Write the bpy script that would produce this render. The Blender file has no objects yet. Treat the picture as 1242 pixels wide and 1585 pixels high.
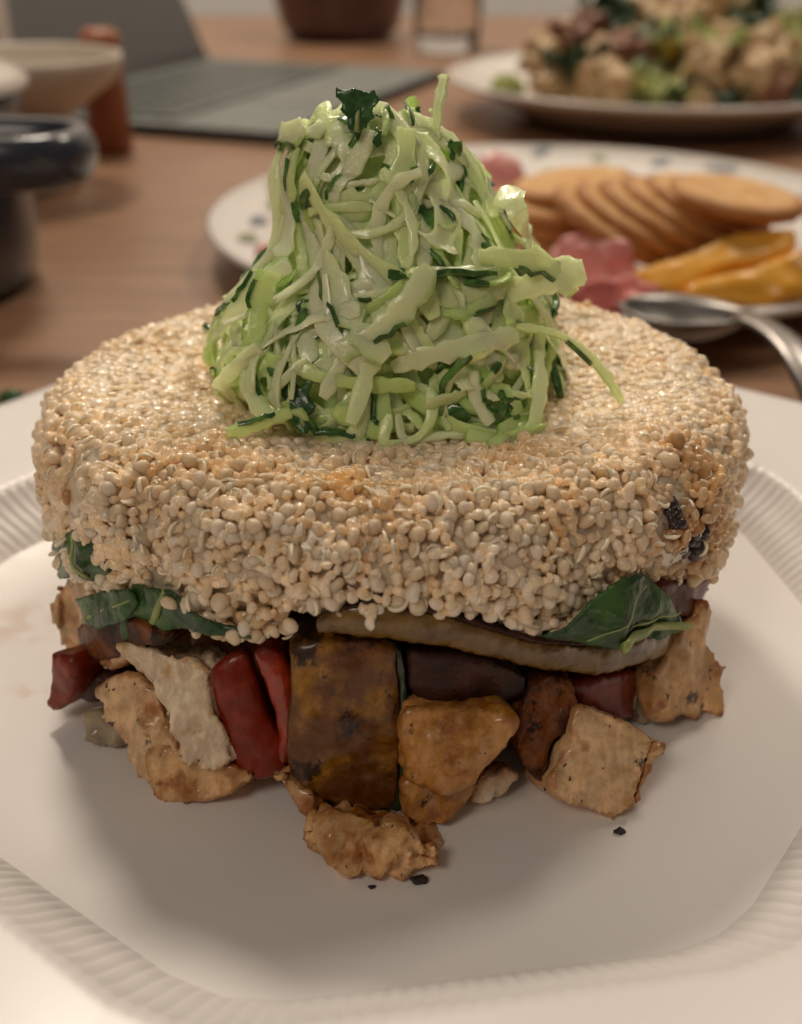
import bpy, bmesh, math, random
import numpy as np
from mathutils import Vector, Matrix, noise as mnoise, Euler

R = math.radians
random.seed(7); rng = np.random.default_rng(7)
S = bpy.context.scene
COL = S.collection

# ------------------------------------------------------------------ camera
PW, PH, FPX = 1242.0, 1585.0, 1800.0
CAM = Vector((.0016, -.1744, .1133)); PITCH = .4885
cd = bpy.data.cameras.new('camera'); cam = bpy.data.objects.new('camera', cd); COL.objects.link(cam)
cam.location = CAM; cam.rotation_euler = (math.pi/2 - PITCH, 0, 0)
cd.sensor_fit = 'VERTICAL'; cd.sensor_height = 24.0; cd.lens = 24.0*FPX/PH
cd.clip_start = .005; cd.clip_end = 20
cd.dof.use_dof = True; cd.dof.focus_distance = .158; cd.dof.aperture_fstop = 10.5
S.camera = cam

# ------------------------------------------------------------------ light
wd = bpy.data.worlds.new('World'); S.world = wd; wd.use_nodes = True
wb = wd.node_tree.nodes['Background']; wb.inputs[0].default_value = (1.0, .88, .76, 1); wb.inputs[1].default_value = .115

def lamp(name, loc, power, size, color):
    l = bpy.data.lights.new(name, 'POINT'); l.shadow_soft_size = size; l.energy = power; l.color = color
    o = bpy.data.objects.new(name, l); COL.objects.link(o); o.location = loc
    return o
WARM = (1.0, .86, .705)
lamp('ceiling_lamp', (-.28, .98, 1.28), 50.0, .13, WARM)
lamp('ceiling_lamp', (.62, .80, 1.28), 30.0, .15, WARM)
lamp('front_fill_lamp', (-.62, -.92, 1.15), 23.0, .25, WARM)  # added fill light behind the camera, brightens the front of the food

S.view_settings.view_transform = 'Standard'; S.view_settings.look = 'None'
S.view_settings.exposure = -0.22; S.view_settings.gamma = 1.0; S.view_settings.use_curve_mapping = False
S.cycles.use_denoising = True; S.cycles.adaptive_threshold = .02
S.cycles.max_bounces = 8; S.cycles.diffuse_bounces = 6; S.cycles.glossy_bounces = 3; S.cycles.transmission_bounces = 6; S.cycles.caustics_reflective = False; S.cycles.caustics_refractive = False

# ------------------------------------------------------------------ pixel -> place (real distances)
FW = Vector((0, math.cos(PITCH), -math.sin(PITCH))); UP = Vector((0, math.sin(PITCH), math.cos(PITCH)))
def ray(px, py): return FW + Vector(((px - PW/2)/FPX, 0, 0)) - UP*((py - PH/2)/FPX)
def on_z(px, py, z):
    d = ray(px, py); return CAM + d*((z - CAM.z)/d.z)
def on_y(px, py, y):
    d = ray(px, py); return CAM + d*((y - CAM.y)/d.y)
def on_plane(px, py, p, n):
    d = ray(px, py); return CAM + d*((p - CAM).dot(n)/d.dot(n))
def on_cyl(px, py, rad):
    d = ray(px, py); a = d.x*d.x + d.y*d.y; b = 2*(CAM.x*d.x + CAM.y*d.y); c = CAM.x**2 + CAM.y**2 - rad*rad
    q = b*b - 4*a*c
    t = (-b - math.sqrt(q))/(2*a) if q > 0 else -b/(2*a)
    return CAM + d*t
def depth_of(p): return (p - CAM).dot(FW)

# ------------------------------------------------------------------ tagging
def tag(o, label, cat, group=None):
    o['label'] = label; o['category'] = cat
    if group: o['group'] = group
    return o
def struct(o): o['kind'] = 'structure'; return o
def link(name, me, mat=None, parent=None, smooth=True):
    o = bpy.data.objects.new(name, me); COL.objects.link(o)
    if mat: me.materials.append(mat)
    if smooth: me.shade_smooth()
    if parent: o.parent = parent
    return o
def empty(name, loc=(0, 0, 0)):
    o = bpy.data.objects.new(name, None); COL.objects.link(o); o.location = loc; o.empty_display_size = .01
    return o
def adopt(child, parent):
    """parent a world-space mesh to an empty that sits at parent.location"""
    child.parent = parent; child.location = child.location - parent.location

# ------------------------------------------------------------------ materials
class NT:
    def __init__(s, name):
        s.m = bpy.data.materials.new(name); s.m.use_nodes = True; s.t = s.m.node_tree
        s.b = s.t.nodes['Principled BSDF']; s.co = None
    def n(s, typ, **kw):
        x = s.t.nodes.new(typ)
        for k, v in kw.items(): setattr(x, k, v)
        return x
    def l(s, a, b): s.t.links.new(a, b)
    def coord(s):
        if s.co is None:
            tc = s.n('ShaderNodeTexCoord'); oi = s.n('ShaderNodeObjectInfo'); ad = s.n('ShaderNodeVectorMath', operation='ADD')
            s.l(tc.outputs['Object'], ad.inputs[0]); s.l(oi.outputs['Random'], ad.inputs[1]); s.co = ad.outputs[0]
        return s.co
    def noise(s, scale, detail=4, rough=.55, stretch=None):
        x = s.n('ShaderNodeTexNoise'); x.inputs['Scale'].default_value = scale; x.inputs['Detail'].default_value = detail; x.inputs['Roughness'].default_value = rough
        c = s.coord()
        if stretch:
            mp = s.n('ShaderNodeVectorMath', operation='MULTIPLY'); mp.inputs[1].default_value = stretch; s.l(c, mp.inputs[0]); c = mp.outputs[0]
        s.l(c, x.inputs['Vector']); return x.outputs['Fac']
    def ramp(s, fac, a, b):
        x = s.n('ShaderNodeMapRange'); x.inputs['From Min'].default_value = a; x.inputs['From Max'].default_value = b; x.interpolation_type = 'SMOOTHSTEP'
        s.l(fac, x.inputs['Value']); return x.outputs[0]
    def mix(s, fac, a, b):
        x = s.n('ShaderNodeMix', data_type='RGBA')
        if isinstance(fac, (int, float)): x.inputs[0].default_value = fac
        else: s.l(fac, x.inputs[0])
        for i, v in ((6, a), (7, b)):
            if isinstance(v, tuple): x.inputs[i].default_value = (*v, 1)
            else: s.l(v, x.inputs[i])
        return x.outputs[2]
    def attr(s, name):
        x = s.n('ShaderNodeAttribute'); x.attribute_name = name; return x
    def color(s, v):
        if isinstance(v, tuple): s.b.inputs['Base Color'].default_value = (*v, 1)
        else: s.l(v, s.b.inputs['Base Color'])
    def set(s, **kw):
        for k, v in kw.items(): s.b.inputs[k.replace('_', ' ')].default_value = v
    def sss(s, w, rad, scale=1.0):
        s.b.inputs['Subsurface Weight'].default_value = w; s.b.inputs['Subsurface Radius'].default_value = rad; s.b.inputs['Subsurface Scale'].default_value = scale
    def glow_through(s, fac, colr):
        tr = s.n('ShaderNodeBsdfTranslucent'); mx = s.n('ShaderNodeMixShader'); mx.inputs[0].default_value = fac
        s.l(colr, tr.inputs['Color']); out = s.t.nodes['Material Output']
        s.l(s.b.outputs[0], mx.inputs[1]); s.l(tr.outputs[0], mx.inputs[2]); s.l(mx.outputs[0], out.inputs['Surface'])
    def bump(s, h, strength, dist):
        x = s.n('ShaderNodeBump'); x.inputs['Strength'].default_value = strength; x.inputs['Distance'].default_value = dist
        s.l(h, x.inputs['Height']); s.l(x.outputs[0], s.b.inputs['Normal'])

def plain(name, col, rough=.5, var=.12, scale=60, coat=0, metal=0, sss=0, bump=0, spec=.5):
    k = NT(name)
    a = tuple(c*(1-var) for c in col); b = tuple(min(1, c*(1+var)) for c in col)
    k.color(k.mix(k.ramp(k.noise(scale), .3, .7), a, b)); k.set(Roughness=rough, Metallic=metal, Coat_Weight=coat, Specular_IOR_Level=spec)
    if sss: k.sss(sss, (1, .5, .3), .003)
    if bump: k.bump(k.noise(scale*6), bump, .0006)
    return k.m

def cooked(name, base, brown, char, b_lo, c_lo, bscale=130, rough=.4, fibre=None, specks=True, coat=.15, bumpd=.0006, soft=.12, spec=.4):
    """roast-brown food: pale flesh, browning in patches, char in some, dark herb specks"""
    k = NT(name)
    fine = k.noise(700, 5, .6)
    c = k.mix(k.ramp(k.noise(260, 4), .35, .65), tuple(v*.82 for v in base), tuple(min(1, v*1.12) for v in base))
    c = k.mix(k.ramp(k.noise(bscale, 7, .60), b_lo, b_lo + soft), c, brown)
    c = k.mix(k.ramp(k.noise(bscale*.9, 9, .72, (1.3, .9, 1.1)), c_lo, c_lo + .06), c, char)
    ge = k.n('ShaderNodeNewGeometry'); c = k.mix(k.ramp(ge.outputs['Pointiness'], .515, .60), c, brown)
    fb = k.ramp(k.noise(620, 4, .6, fibre or (1, .8, .45)), .38, .64)
    hs = k.n('ShaderNodeHueSaturation'); hs.inputs['Value'].default_value = .76; hs.inputs['Saturation'].default_value = 1.12; k.l(c, hs.inputs['Color'])
    c = k.mix(fb, hs.outputs[0], c)
    if specks: c = k.mix(k.ramp(k.noise(520, 2, .5, (1, 1.4, .8)), .68, .715), c, (.06, .032, .016))
    k.color(c); k.set(Roughness=rough, Coat_Weight=coat, Coat_Roughness=.13, Specular_IOR_Level=spec)
    h = k.noise(420, 6, .65, fibre)
    h2 = k.noise(1300, 3, .6); ad = k.n('ShaderNodeMath', operation='MULTIPLY_ADD'); ad.inputs[1].default_value = .35; k.l(h2, ad.inputs[0]); k.l(h, ad.inputs[2])
    k.bump(ad.outputs[0], .6, bumpd); return k.m

# porcelain
k = NT('porcelain'); k.color((.80, .775, .755)); k.set(Coat_Weight=.15, Coat_Roughness=.2); 
k.set(Roughness=.34)
tc = k.n('ShaderNodeTexCoord'); st = None            # thin sauce smears left of the food
for (x_, y_, r_) in ((-.066, -.004, .011), (-.058, -.024, .006), (.062, .018, .004)):
    ds = k.n('ShaderNodeVectorMath', operation='DISTANCE'); ds.inputs[1].default_value = (x_, y_ + .007, .012); k.l(tc.outputs['Object'], ds.inputs[0])
    m_ = k.n('ShaderNodeMath', operation='MULTIPLY'); k.l(k.ramp(ds.outputs['Value'], r_, r_*.2), m_.inputs[0]); k.l(k.ramp(k.noise(130, 4, .6), .42, .62), m_.inputs[1])
    if st is None: st = m_.outputs[0]
    else:
        q_ = k.n('ShaderNodeMath', operation='MAXIMUM'); k.l(st, q_.inputs[0]); k.l(m_.outputs[0], q_.inputs[1]); st = q_.outputs[0]
q_ = k.n('ShaderNodeMath', operation='MULTIPLY'); q_.inputs[1].default_value = .4; k.l(st, q_.inputs[0])
k.color(k.mix(q_.outputs[0], (.80, .775, .755), (.52, .30, .16))); M_porc = k.m
# quinoa : tint comes from each grain
def quinoa_mat(name, gain):
    k = NT(name); at = k.attr('tint'); oi = k.n('ShaderNodeObjectInfo')
    mx = k.n('ShaderNodeMix', data_type='RGBA', blend_type='MULTIPLY'); mx.inputs[0].default_value = 1
    k.l(at.outputs['Color'], mx.inputs[6]); k.l(oi.outputs['Color'], mx.inputs[7])
    k.color(mx.outputs[2]); k.set(Roughness=.3, Coat_Weight=.4, Coat_Roughness=.08); k.b.subsurface_method = 'BURLEY'; k.sss(1.0, (1, .88, .74), .0016*gain)
    k.bump(k.noise(1500, 3), .25, .0002); return k.m
M_quin = quinoa_mat('quinoa', 1); M_germ = quinoa_mat('quinoa_germ', .3)
# cucumber
k = NT('cucumber'); at = k.attr('tint'); nz = k.noise(500, 4)
k.color(k.mix(k.ramp(nz, .35, .7), at.outputs['Color'], k.mix(.3, at.outputs['Color'], (.86, .95, .55))))
k.set(Roughness=.16, Coat_Weight=.5, Coat_Roughness=.05); k.b.subsurface_method = 'BURLEY'; k.sss(.9, (1, 1, .8), .0016); k.glow_through(.10, at.outputs['Color']); k.bump(k.noise(560, 4, .65), .42, .0008); M_cuc = k.m
k = NT('cucumber_pulp'); at = k.attr('tint'); k.color(at.outputs['Color']); k.set(Roughness=.18, Coat_Weight=.5, Coat_Roughness=.06); k.b.subsurface_method = 'BURLEY'; k.sss(1.0, (.9, 1, .7), .0022); k.bump(k.noise(560, 4, .65), .42, .0008); M_pulp = k.m
k = NT('cucumber_skin'); k.color(k.mix(k.ramp(k.noise(350, 4), .4, .65), (.030, .105, .018), (.13, .30, .05))); k.set(Roughness=.2, Coat_Weight=.5, Coat_Roughness=.06); k.bump(k.noise(600), .3, .0004); M_skin = k.m
# leaves
k = NT('herb_leaf'); k.color(k.mix(k.ramp(k.noise(300, 4), .4, .65), (.018, .075, .018), (.06, .19, .035))); k.set(Roughness=.28, Coat_Weight=.4, Coat_Roughness=.1); k.bump(k.noise(420, 4), .6, .0006); M_leaf = k.m
k = NT('spinach'); k.color(k.mix(k.ramp(k.noise(170, 5), .38, .66), (.016, .055, .014), (.06, .15, .03))); k.set(Roughness=.36, Coat_Weight=.08, Coat_Roughness=.2); k.bump(k.noise(260, 5), .8, .0012); M_spin = k.m
M_vein = plain('leaf_vein', (.30, .36, .11), .35, .2, 300, sss=.2)
# roasted things
M_chick_w = cooked('chicken_white', (.97, .74, .54), (.74, .46, .24), (.36, .16, .06), .58, .72, fibre=(1.0, 1, .28), bumpd=.0009, specks=False, rough=.5, coat=.05)
M_chick = cooked('chicken_golden', (.80, .48, .225), (.38, .14, .04), (.05, .018, .010), .475, .605, coat=.5, soft=.15)
M_chick_l = cooked('chicken_light', (.84, .55, .31), (.44, .18, .058), (.06, .022, .012), .50, .60, coat=.5, soft=.16)
M_chick_b = cooked('chicken_browned', (.62, .30, .095), (.30, .10, .024), (.04, .013, .008), .465, .60, coat=.5, soft=.16)
M_chick_c = cooked('chicken_charred', (.22, .075, .026), (.07, .024, .012), (.018, .008, .006), .44, .54, coat=.1, spec=.15)
M_zuc = cooked('zucchini_flesh', (.54, .25, .028), (.15, .052, .013), (.035, .014, .008), .27, .55, bscale=120, rough=.32, coat=.35, spec=.3, soft=.26)
M_zskin = plain('zucchini_skin', (.02, .035, .012), .3, .4, 200, coat=.3)
M_egg = cooked('eggplant_flesh', (.21, .115, .026), (.13, .06, .017), (.06, .025, .012), .52, .70, bscale=90, rough=.25, coat=.7, specks=False)
M_eskin = plain('eggplant_skin', (.045, .015, .010), .34, .5, 220, coat=.12, bump=.5, spec=.2)
M_pep = cooked('red_pepper', (.42, .040, .011), (.22, .018, .007), (.05, .009, .006), .50, .70, bscale=110, rough=.2, coat=.7, specks=False, bumpd=.0003)
M_pep_d = cooked('red_pepper_dark', (.26, .030, .012), (.15, .018, .008), (.05, .010, .006), .46, .70, bscale=90, rough=.3, coat=.25, specks=False, bumpd=.0003, soft=.25, spec=.25)
M_onion = plain('onion', (.30, .24, .15), .25, .25, 160, coat=.4, sss=.4)
M_char = plain('char_crumb', (.022, .012, .010), .6, .3, 900)

# table
k = NT('walnut_table')
gr = k.noise(9, 6, .6, (1, 14, 1)); fn = k.noise(60, 5, .6, (1, 20, 1))
c = k.mix(k.ramp(gr, .3, .7), (.24, .125, .068), (.38, .215, .125)); c = k.mix(k.ramp(fn, .45, .75), c, (.19, .105, .065))
k.color(c); k.set(Roughness=.36, Specular_IOR_Level=.6); k.bump(fn, .12, .0006); M_table = k.m
M_wall = plain('wall_paint', (.72, .68, .64), .8, .03, 3)

# ------------------------------------------------------------------ mesh helpers
def lathe(name, prof, seg=64, mat=None, parent=None, loc=(0, 0, 0), sx=1, sy=1):
    bm = bmesh.new(); rings = []
    for r, z in prof:
        if r < 1e-6: rings.append([bm.verts.new((0, 0, z))]); continue
        rings.append([bm.verts.new((r*sx*math.cos(2*math.pi*i/seg), r*sy*math.sin(2*math.pi*i/seg), z)) for i in range(seg)])
    for a, b in zip(rings, rings[1:]):
        for i in range(seg):
            j = (i+1) % seg
            if len(a) == 1 and len(b) == 1: continue
            if len(a) == 1: bm.faces.new((a[0], b[j], b[i]))
            elif len(b) == 1: bm.faces.new((a[i], a[j], b[0]))
            else: bm.faces.new((a[i], a[j], b[j], b[i]))
    bmesh.ops.recalc_face_normals(bm, faces=bm.faces)
    me = bpy.data.meshes.new(name); bm.to_mesh(me); bm.free()
    o = link(name, me, mat, parent); o.location = loc
    return o

def from_np(name, V, F):
    me = bpy.data.meshes.new(name); V = np.asarray(V, np.float32); F = np.asarray(F, np.int32)
    n, m = F.shape
    me.vertices.add(len(V)); me.vertices.foreach_set('co', V.ravel())
    me.loops.add(n*m); me.loops.foreach_set('vertex_index', F.ravel())
    me.polygons.add(n); me.polygons.foreach_set('loop_start', np.arange(0, n*m, m, dtype=np.int32))
    me.update(calc_edges=True); me.validate(); return me
def set_tint(me, cols):
    a = me.attributes.new('tint', 'FLOAT_COLOR', 'POINT'); c = np.ones((len(me.vertices), 4), np.float32); c[:, :3] = cols
    a.data.foreach_set('color', c.ravel())

def fbm(p, octs=4):
    return mnoise.fractal(p, 1.0, 2.0, octs, noise_basis='PERLIN_ORIGINAL')

def remesh(me, vox, smooth=3):
    o = bpy.data.objects.new('tmp', me); COL.objects.link(o)
    md = o.modifiers.new('r', 'REMESH'); md.mode = 'VOXEL'; md.voxel_size = vox
    if smooth:
        sm = o.modifiers.new('s', 'SMOOTH'); sm.factor = .5; sm.iterations = smooth
    dg = bpy.context.evaluated_depsgraph_get(); dg.update()
    out = bpy.data.meshes.new_from_object(o.evaluated_get(dg)); bpy.data.objects.remove(o); bpy.data.meshes.remove(me)
    return out

def displace(me, layers, seed):
    """layers: (amplitude, feature size, octaves, stretch xyz)"""
    off = Vector((seed*1.37, seed*2.11, seed*.73))
    co = [v.co.copy() for v in me.vertices]; no = [v.normal.copy() for v in me.vertices]
    for i, v in enumerate(me.vertices):
        d = 0
        for ly in layers:
            amp, size, octs, st = ly[:4]
            q = Vector((co[i].x*st[0], co[i].y*st[1], co[i].z*st[2]))/size + off
            d += amp*fbm(q, octs) if len(ly) == 4 else -amp*max(0, 1 - abs(fbm(q, octs))*5.5)     # fifth entry: creases
        v.co = co[i] + no[i]*d
    me.update()

ONE = (1, 1, 1)
def solid(name, pts, depth, mat, surf, vox=.0007, smooth=3, layers=(), seed=0, taper=.92, bulge=0, wave=None, sink=(0, 0, 0), parent=None):
    """a body whose near face has the outline pts; surf = ('cyl', radius) or ('pl', px, py, z, tilt, yaw): where that face stands. It goes `depth` metres back."""
    bm = bmesh.new()
    f = bm.faces.new([bm.verts.new((x, y, 0)) for x, y in pts])
    bmesh.ops.triangulate(bm, faces=[f])
    for _ in range(3):
        long = [e for e in bm.edges if e.calc_length() > 26]
        if not long: break
        bmesh.ops.subdivide_edges(bm, edges=long, cuts=1, use_grid_fill=False)
        bmesh.ops.triangulate(bm, faces=bm.faces[:])
    bm.verts.index_update()
    pv = [(v.co.x, v.co.y) for v in bm.verts]
    if surf[0] == 'pl':
        _, ax, ay, az, tilt, yaw = surf
        p0 = on_z(ax, ay, az); n = Vector((math.sin(R(yaw))*math.cos(R(tilt)), -math.cos(R(yaw))*math.cos(R(tilt)), math.sin(R(tilt))))
        fr = [on_plane(x, y, p0, n) for x, y in pv]; ins = [-n]*len(fr)
    else:
        fr = [on_cyl(x, y, surf[1]) for x, y in pv]
        ins = [Vector((-p.x, -p.y, 0)).normalized() for p in fr]
    c = sum(fr, Vector())/len(fr); bd = {v.index for v in bm.verts if v.is_boundary}
    if bulge or wave:
        for i, p in enumerate(fr):
            dmin = min(math.hypot(pv[i][0]-pv[j][0], pv[i][1]-pv[j][1]) for j in bd)
            if bulge: fr[i] = p - ins[i]*bulge*min(1, dmin/45.)
            if wave: fr[i] = fr[i] - ins[i]*wave[0]*fbm(p/wave[1] + Vector((seed, 0, 0)), 2)
    cb = c + sum(ins, Vector())/len(ins)*depth
    bk = [((p + i_*depth) - cb)*taper + cb + Vector(sink) for p, i_ in zip(fr, ins)]
    nb = bmesh.new(); va = [nb.verts.new(p) for p in fr]; vb = [nb.verts.new(p) for p in bk]
    for fc in bm.faces:
        ix = [v.index for v in fc.verts]; nb.faces.new([va[i] for i in ix]); nb.faces.new([vb[i] for i in reversed(ix)])
    for e in bm.edges:
        if e.is_boundary:
            a, b = e.verts[0].index, e.verts[1].index; nb.faces.new((va[a], va[b], vb[b], vb[a]))
    bmesh.ops.recalc_face_normals(nb, faces=nb.faces)
    bm.free(); me = bpy.data.meshes.new(name); nb.to_mesh(me); nb.free()
    me = remesh(me, vox, smooth); me.name = name
    if layers: displace(me, layers, seed)
    zs = [v.co.z for v in me.vertices]; org = Vector((cb.x*.5+c.x*.5, cb.y*.5+c.y*.5, min(zs)))
    if parent: org = parent.location.copy()
    me.transform(Matrix.Translation(-org))
    o = link(name, me, mat); o.location = org
    if parent: o.parent = parent; o.location = (0, 0, 0)
    return o

def tube(name, pts, rads, mat, parent=None, seg=8, flat=1.0, nrm=None, closed=False):
    P = [Vector(p) for p in pts]; n = len(P); V = []; F = []
    if isinstance(rads, (int, float)): rads = [rads]*n
    for i in range(n):
        t = (P[(i+1) % n if closed else min(i+1, n-1)] - P[(i-1) % n if closed else max(i-1, 0)]).normalized()
        a = Vector(nrm) if nrm else Vector((0, 0, 1))
        b = t.cross(a).normalized(); a = b.cross(t).normalized()
        for k_ in range(seg):
            q = 2*math.pi*k_/seg; V.append(P[i] + b*(rads[i]*math.cos(q)) + a*(rads[i]*flat*math.sin(q)))
    m = n if closed else n-1
    for i in range(m):
        for k_ in range(seg):
            a, b = i*seg + k_, i*seg + (k_+1) % seg; c, d = ((i+1) % n)*seg + (k_+1) % seg, ((i+1) % n)*seg + k_
            F.append((a, b, c, d))
    bm = bmesh.new(); vs = [bm.verts.new(v) for v in V]
    for f in F: bm.faces.new([vs[i] for i in f])
    if not closed: bm.faces.new(vs[:seg]); bm.faces.new(vs[-seg:])
    bmesh.ops.recalc_face_normals(bm, faces=bm.faces)
    me = bpy.data.meshes.new(name); bm.to_mesh(me); bm.free()
    return link(name, me, mat, parent)

# ================================================================== SETTING
TZ = -.012
bm = bmesh.new()
for x, y in ((-1.2, -.6), (1.2, -.6), (1.2, 1.30), (-1.2, 1.30)): bm.verts.new((x, y, 0))
bm.faces.new(bm.verts[:]); g = bmesh.ops.extrude_face_region(bm, geom=bm.faces[:])
for v in g['geom']:
    if isinstance(v, bmesh.types.BMVert): v.co.z -= .03
bmesh.ops.recalc_face_normals(bm, faces=bm.faces); bmesh.ops.bevel(bm, geom=bm.edges[:], offset=.003, segments=2, affect='EDGES')
me = bpy.data.meshes.new('table_top'); bm.to_mesh(me); bm.free()
tb = link('table_top', me, M_table, smooth=False); tb.location = (0, 0, TZ); struct(tb)
bm = bmesh.new(); bmesh.ops.create_cube(bm, size=1); bmesh.ops.scale(bm, vec=(4.0, .1, 2.4), verts=bm.verts)
me = bpy.data.meshes.new('wall'); bm.to_mesh(me); bm.free()
wl = link('wall', me, M_wall, smooth=False); wl.location = (0, 1.75, .45); struct(wl)

# ================================================================== DINNER PLATE
PC = Vector((0, -.007, 0)); NF = 224
def octo(th, amt):
    a = (th - R(-104) + math.pi/8) % (math.pi/4) - math.pi/8      # 0 at a corner
    side = math.pi/8 - abs(a)
    o = 1/math.cos(side) ; lim = 1.046
    o = 1 + (o - 1)*amt
    return o if o < lim else lim + (o - lim)*.35
def plate_profile():
    well = [(0, 0), (.3, 0), (.6, 0), (.8, .0001), (.88, .0003), (.93, .0006), (.97, .0010), (1.0, .0014)]
    band = [(t, .0014 + .0076*(t + .12*math.sin(math.pi*t*2)*.3)) for t in np.linspace(0, 1, 12)]
    rim = [(0, .009), (.02, .0096), (.06, .0099), (.075, .00995), (.09, .01), (.25, .0103), (.6, .0112), (.9, .0122), (.97, .0124), (1.0, .0119), (1.003, .0112), (.99, .0104), (.9, .0095), (.5, .0078), (.1, .0055)]
    return well, band, rim
def build_plate():
    RW, RB, RO = .0735, .0828, .1155
    well, band, rim = plate_profile(); seg = NF*8
    root = empty('dinner_plate', (PC.x, PC.y, TZ))
    tag(root, 'white porcelain plate with a fluted step around its eight sided well, under the food', 'plate')
    oc = [octo(2*math.pi*i/seg, 1.0) for i in range(seg)]
    def ringset(nm, rows, close=None):
        V = []; F = []
        for row in rows: V += row
        for j in range(len(rows)-1):
            for i in range(seg):
                a, b = j*seg + i, j*seg + (i+1) % seg; F.append((a, b, b+seg, a+seg))
        me = from_np(nm, np.array(V) + np.array([0, 0, -TZ]), F)
        if close: pass
        return link(nm, me, M_porc, root)
    cs = [(math.cos(2*math.pi*i/seg), math.sin(2*math.pi*i/seg)) for i in range(seg)]
    def flute(i, t):      # rounded ridges with sharp valleys
        ph = (i/8.0) % 1.0; w = abs(math.sin(math.pi*ph))
        win = max(0, min(1, t/.12))*max(0, min(1, (1.25-t)/.35))
        return (w - .6)*.00034*win
    ringset('well', [[(max(t, .002)*RW*oc[i]*cs[i][0], max(t, .002)*RW*oc[i]*cs[i][1], z) for i in range(seg)] for t, z in well])
    rows = []
    for t, z in band:
        row = []
        for i in range(seg):
            r = RW + (RB-RW)*t; fl = flute(i, t)
            row.append(((r*oc[i] - fl*.5)*cs[i][0], (r*oc[i] - fl*.5)*cs[i][1], z + fl*.8))
        rows.append(row)
    ringset('fluted_band', rows)
    rows = []
    for t, z in rim:
        row = []
        for i in range(seg):
            r = RB + (RO-RB)*t
            fl = flute(i, 1.0)*max(0, 1 - t/.06) if z >= .009 and t < .07 else 0
            row.append(((r*oc[i] - fl*.5)*cs[i][0], (r*oc[i] - fl*.5)*cs[i][1], z + fl*.8))
        rows.append(row)
    ringset('rim', rows)
    under = [(.0845, .0050), (.076, -.004), (.070, -.0075), (.068, TZ+.0002), (.064, TZ+.0002), (.062, -.007), (.0005, -.007)]
    ringset('foot', [[(r*cs[i][0]*oc[i], r*cs[i][1]*oc[i], z) for i in range(seg)] for r, z in under])
build_plate()

# ================================================================== QUINOA PATTY
def lerp(a, b, t): return a + (b-a)*t
def patty_dims(th):
    f = max(0, -math.sin(th))**1.5; b = max(0, math.sin(th)); sd = abs(math.cos(th))
    Rr = .0556 - .0046*f - .0025*b**2
    zb = .0225 + .0080*max(0, -math.sin(th))**2.0 + (.002*math.sin(7*th+1) + .0015*math.sin(13*th))*f
    zt = .0462 + .0006*math.sin(2*th+.5)
    return Rr, zb, zt
def patty_pt(th, s):
    """s in 0..1 from the middle of the top over the shoulder down to the underside"""
    Rr, zb, zt = patty_dims(th)
    sh = .0085; zc = zt - .0025
    prof = [(0, zc), (.45*Rr, zc + .0002), (.70*Rr, zt - .0008), (Rr - sh*1.15, zt)]
    for a in (22, 45, 68, 90): prof.append((Rr - sh*1.15 + sh*1.15*math.sin(R(a)), zt - sh*(1-math.cos(R(a)))))
    prof += [(Rr + .0003, (zt+zb)*.5 - .001), (Rr - .0006, zb + .003), (Rr - .0026, zb + .0006), (Rr - .006, zb), (Rr*.55, zb + .001)]
    L = [0]
    for (a, b), (c, d) in zip(prof, prof[1:]): L.append(L[-1] + math.hypot(c-a, d-b))
    q = s*L[-1]
    for i in range(len(L)-1):
        if q <= L[i+1] or i == len(L)-2:
            t = (q-L[i])/(L[i+1]-L[i]); r = lerp(prof[i][0], prof[i+1][0], t); z = lerp(prof[i][1], prof[i+1][1], t); break
    return Vector((r*math.cos(th), r*math.sin(th), z)), r
def patty_n(th, s):
    p, r = patty_pt(th, s); e = 1e-3
    a = patty_pt(th, min(1, s+e))[0] - patty_pt(th, max(0, s-e))[0]
    b = patty_pt(th+e, s)[0] - patty_pt(th-e, s)[0]
    n = b.cross(a)
    if n.length < 1e-12: return p, r, Vector((0, 0, 1))
    n.normalize()
    ctr = Vector((0, 0, .034))
    if n.dot(p - ctr) < 0: n = -n
    return p, r, n

MOUND_C = Vector((.0022, .003, 0)); MOUND_Z0 = .0437
pat = empty('quinoa_patty', (0, 0, .019)); tag(pat, 'thick round patty of cooked quinoa grains lying on the chicken and vegetables', 'quinoa patty')
# body under the grains
V = []; F = []; NT_, NS = 260, 100
for j in range(NS+1):
    s = j/NS
    for i in range(NT_):
        th = 2*math.pi*i/NT_; p, r, n = patty_n(th, s)
        flat = max(0, min(1, (n.z-.8)/.15))*max(0, min(1, (p.y+.036)/.012)); V.append(p - n*(.00045 - .00022*flat) + n*.00035*fbm(p/.0022, 3)*flat)
for j in range(NS):
    for i in range(NT_):
        a, b = j*NT_+i, j*NT_+(i+1) % NT_; F.append((a, a+NT_, b+NT_, b))
cc = sum((V[NS*NT_+i] for i in range(NT_)), Vector())/NT_
bodyV = np.array([tuple(v) for v in V]); bodyF = np.array([(a, b, c) for a, b, c, d in F] + [(a, c, d) for a, b, c, d in F])
bodyV = np.concatenate([bodyV, [tuple(cc)]]); bodyF = np.concatenate([bodyF, [(NS*NT_+i, len(bodyV)-1, NS*NT_+(i+1) % NT_) for i in range(NT_)]])

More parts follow.
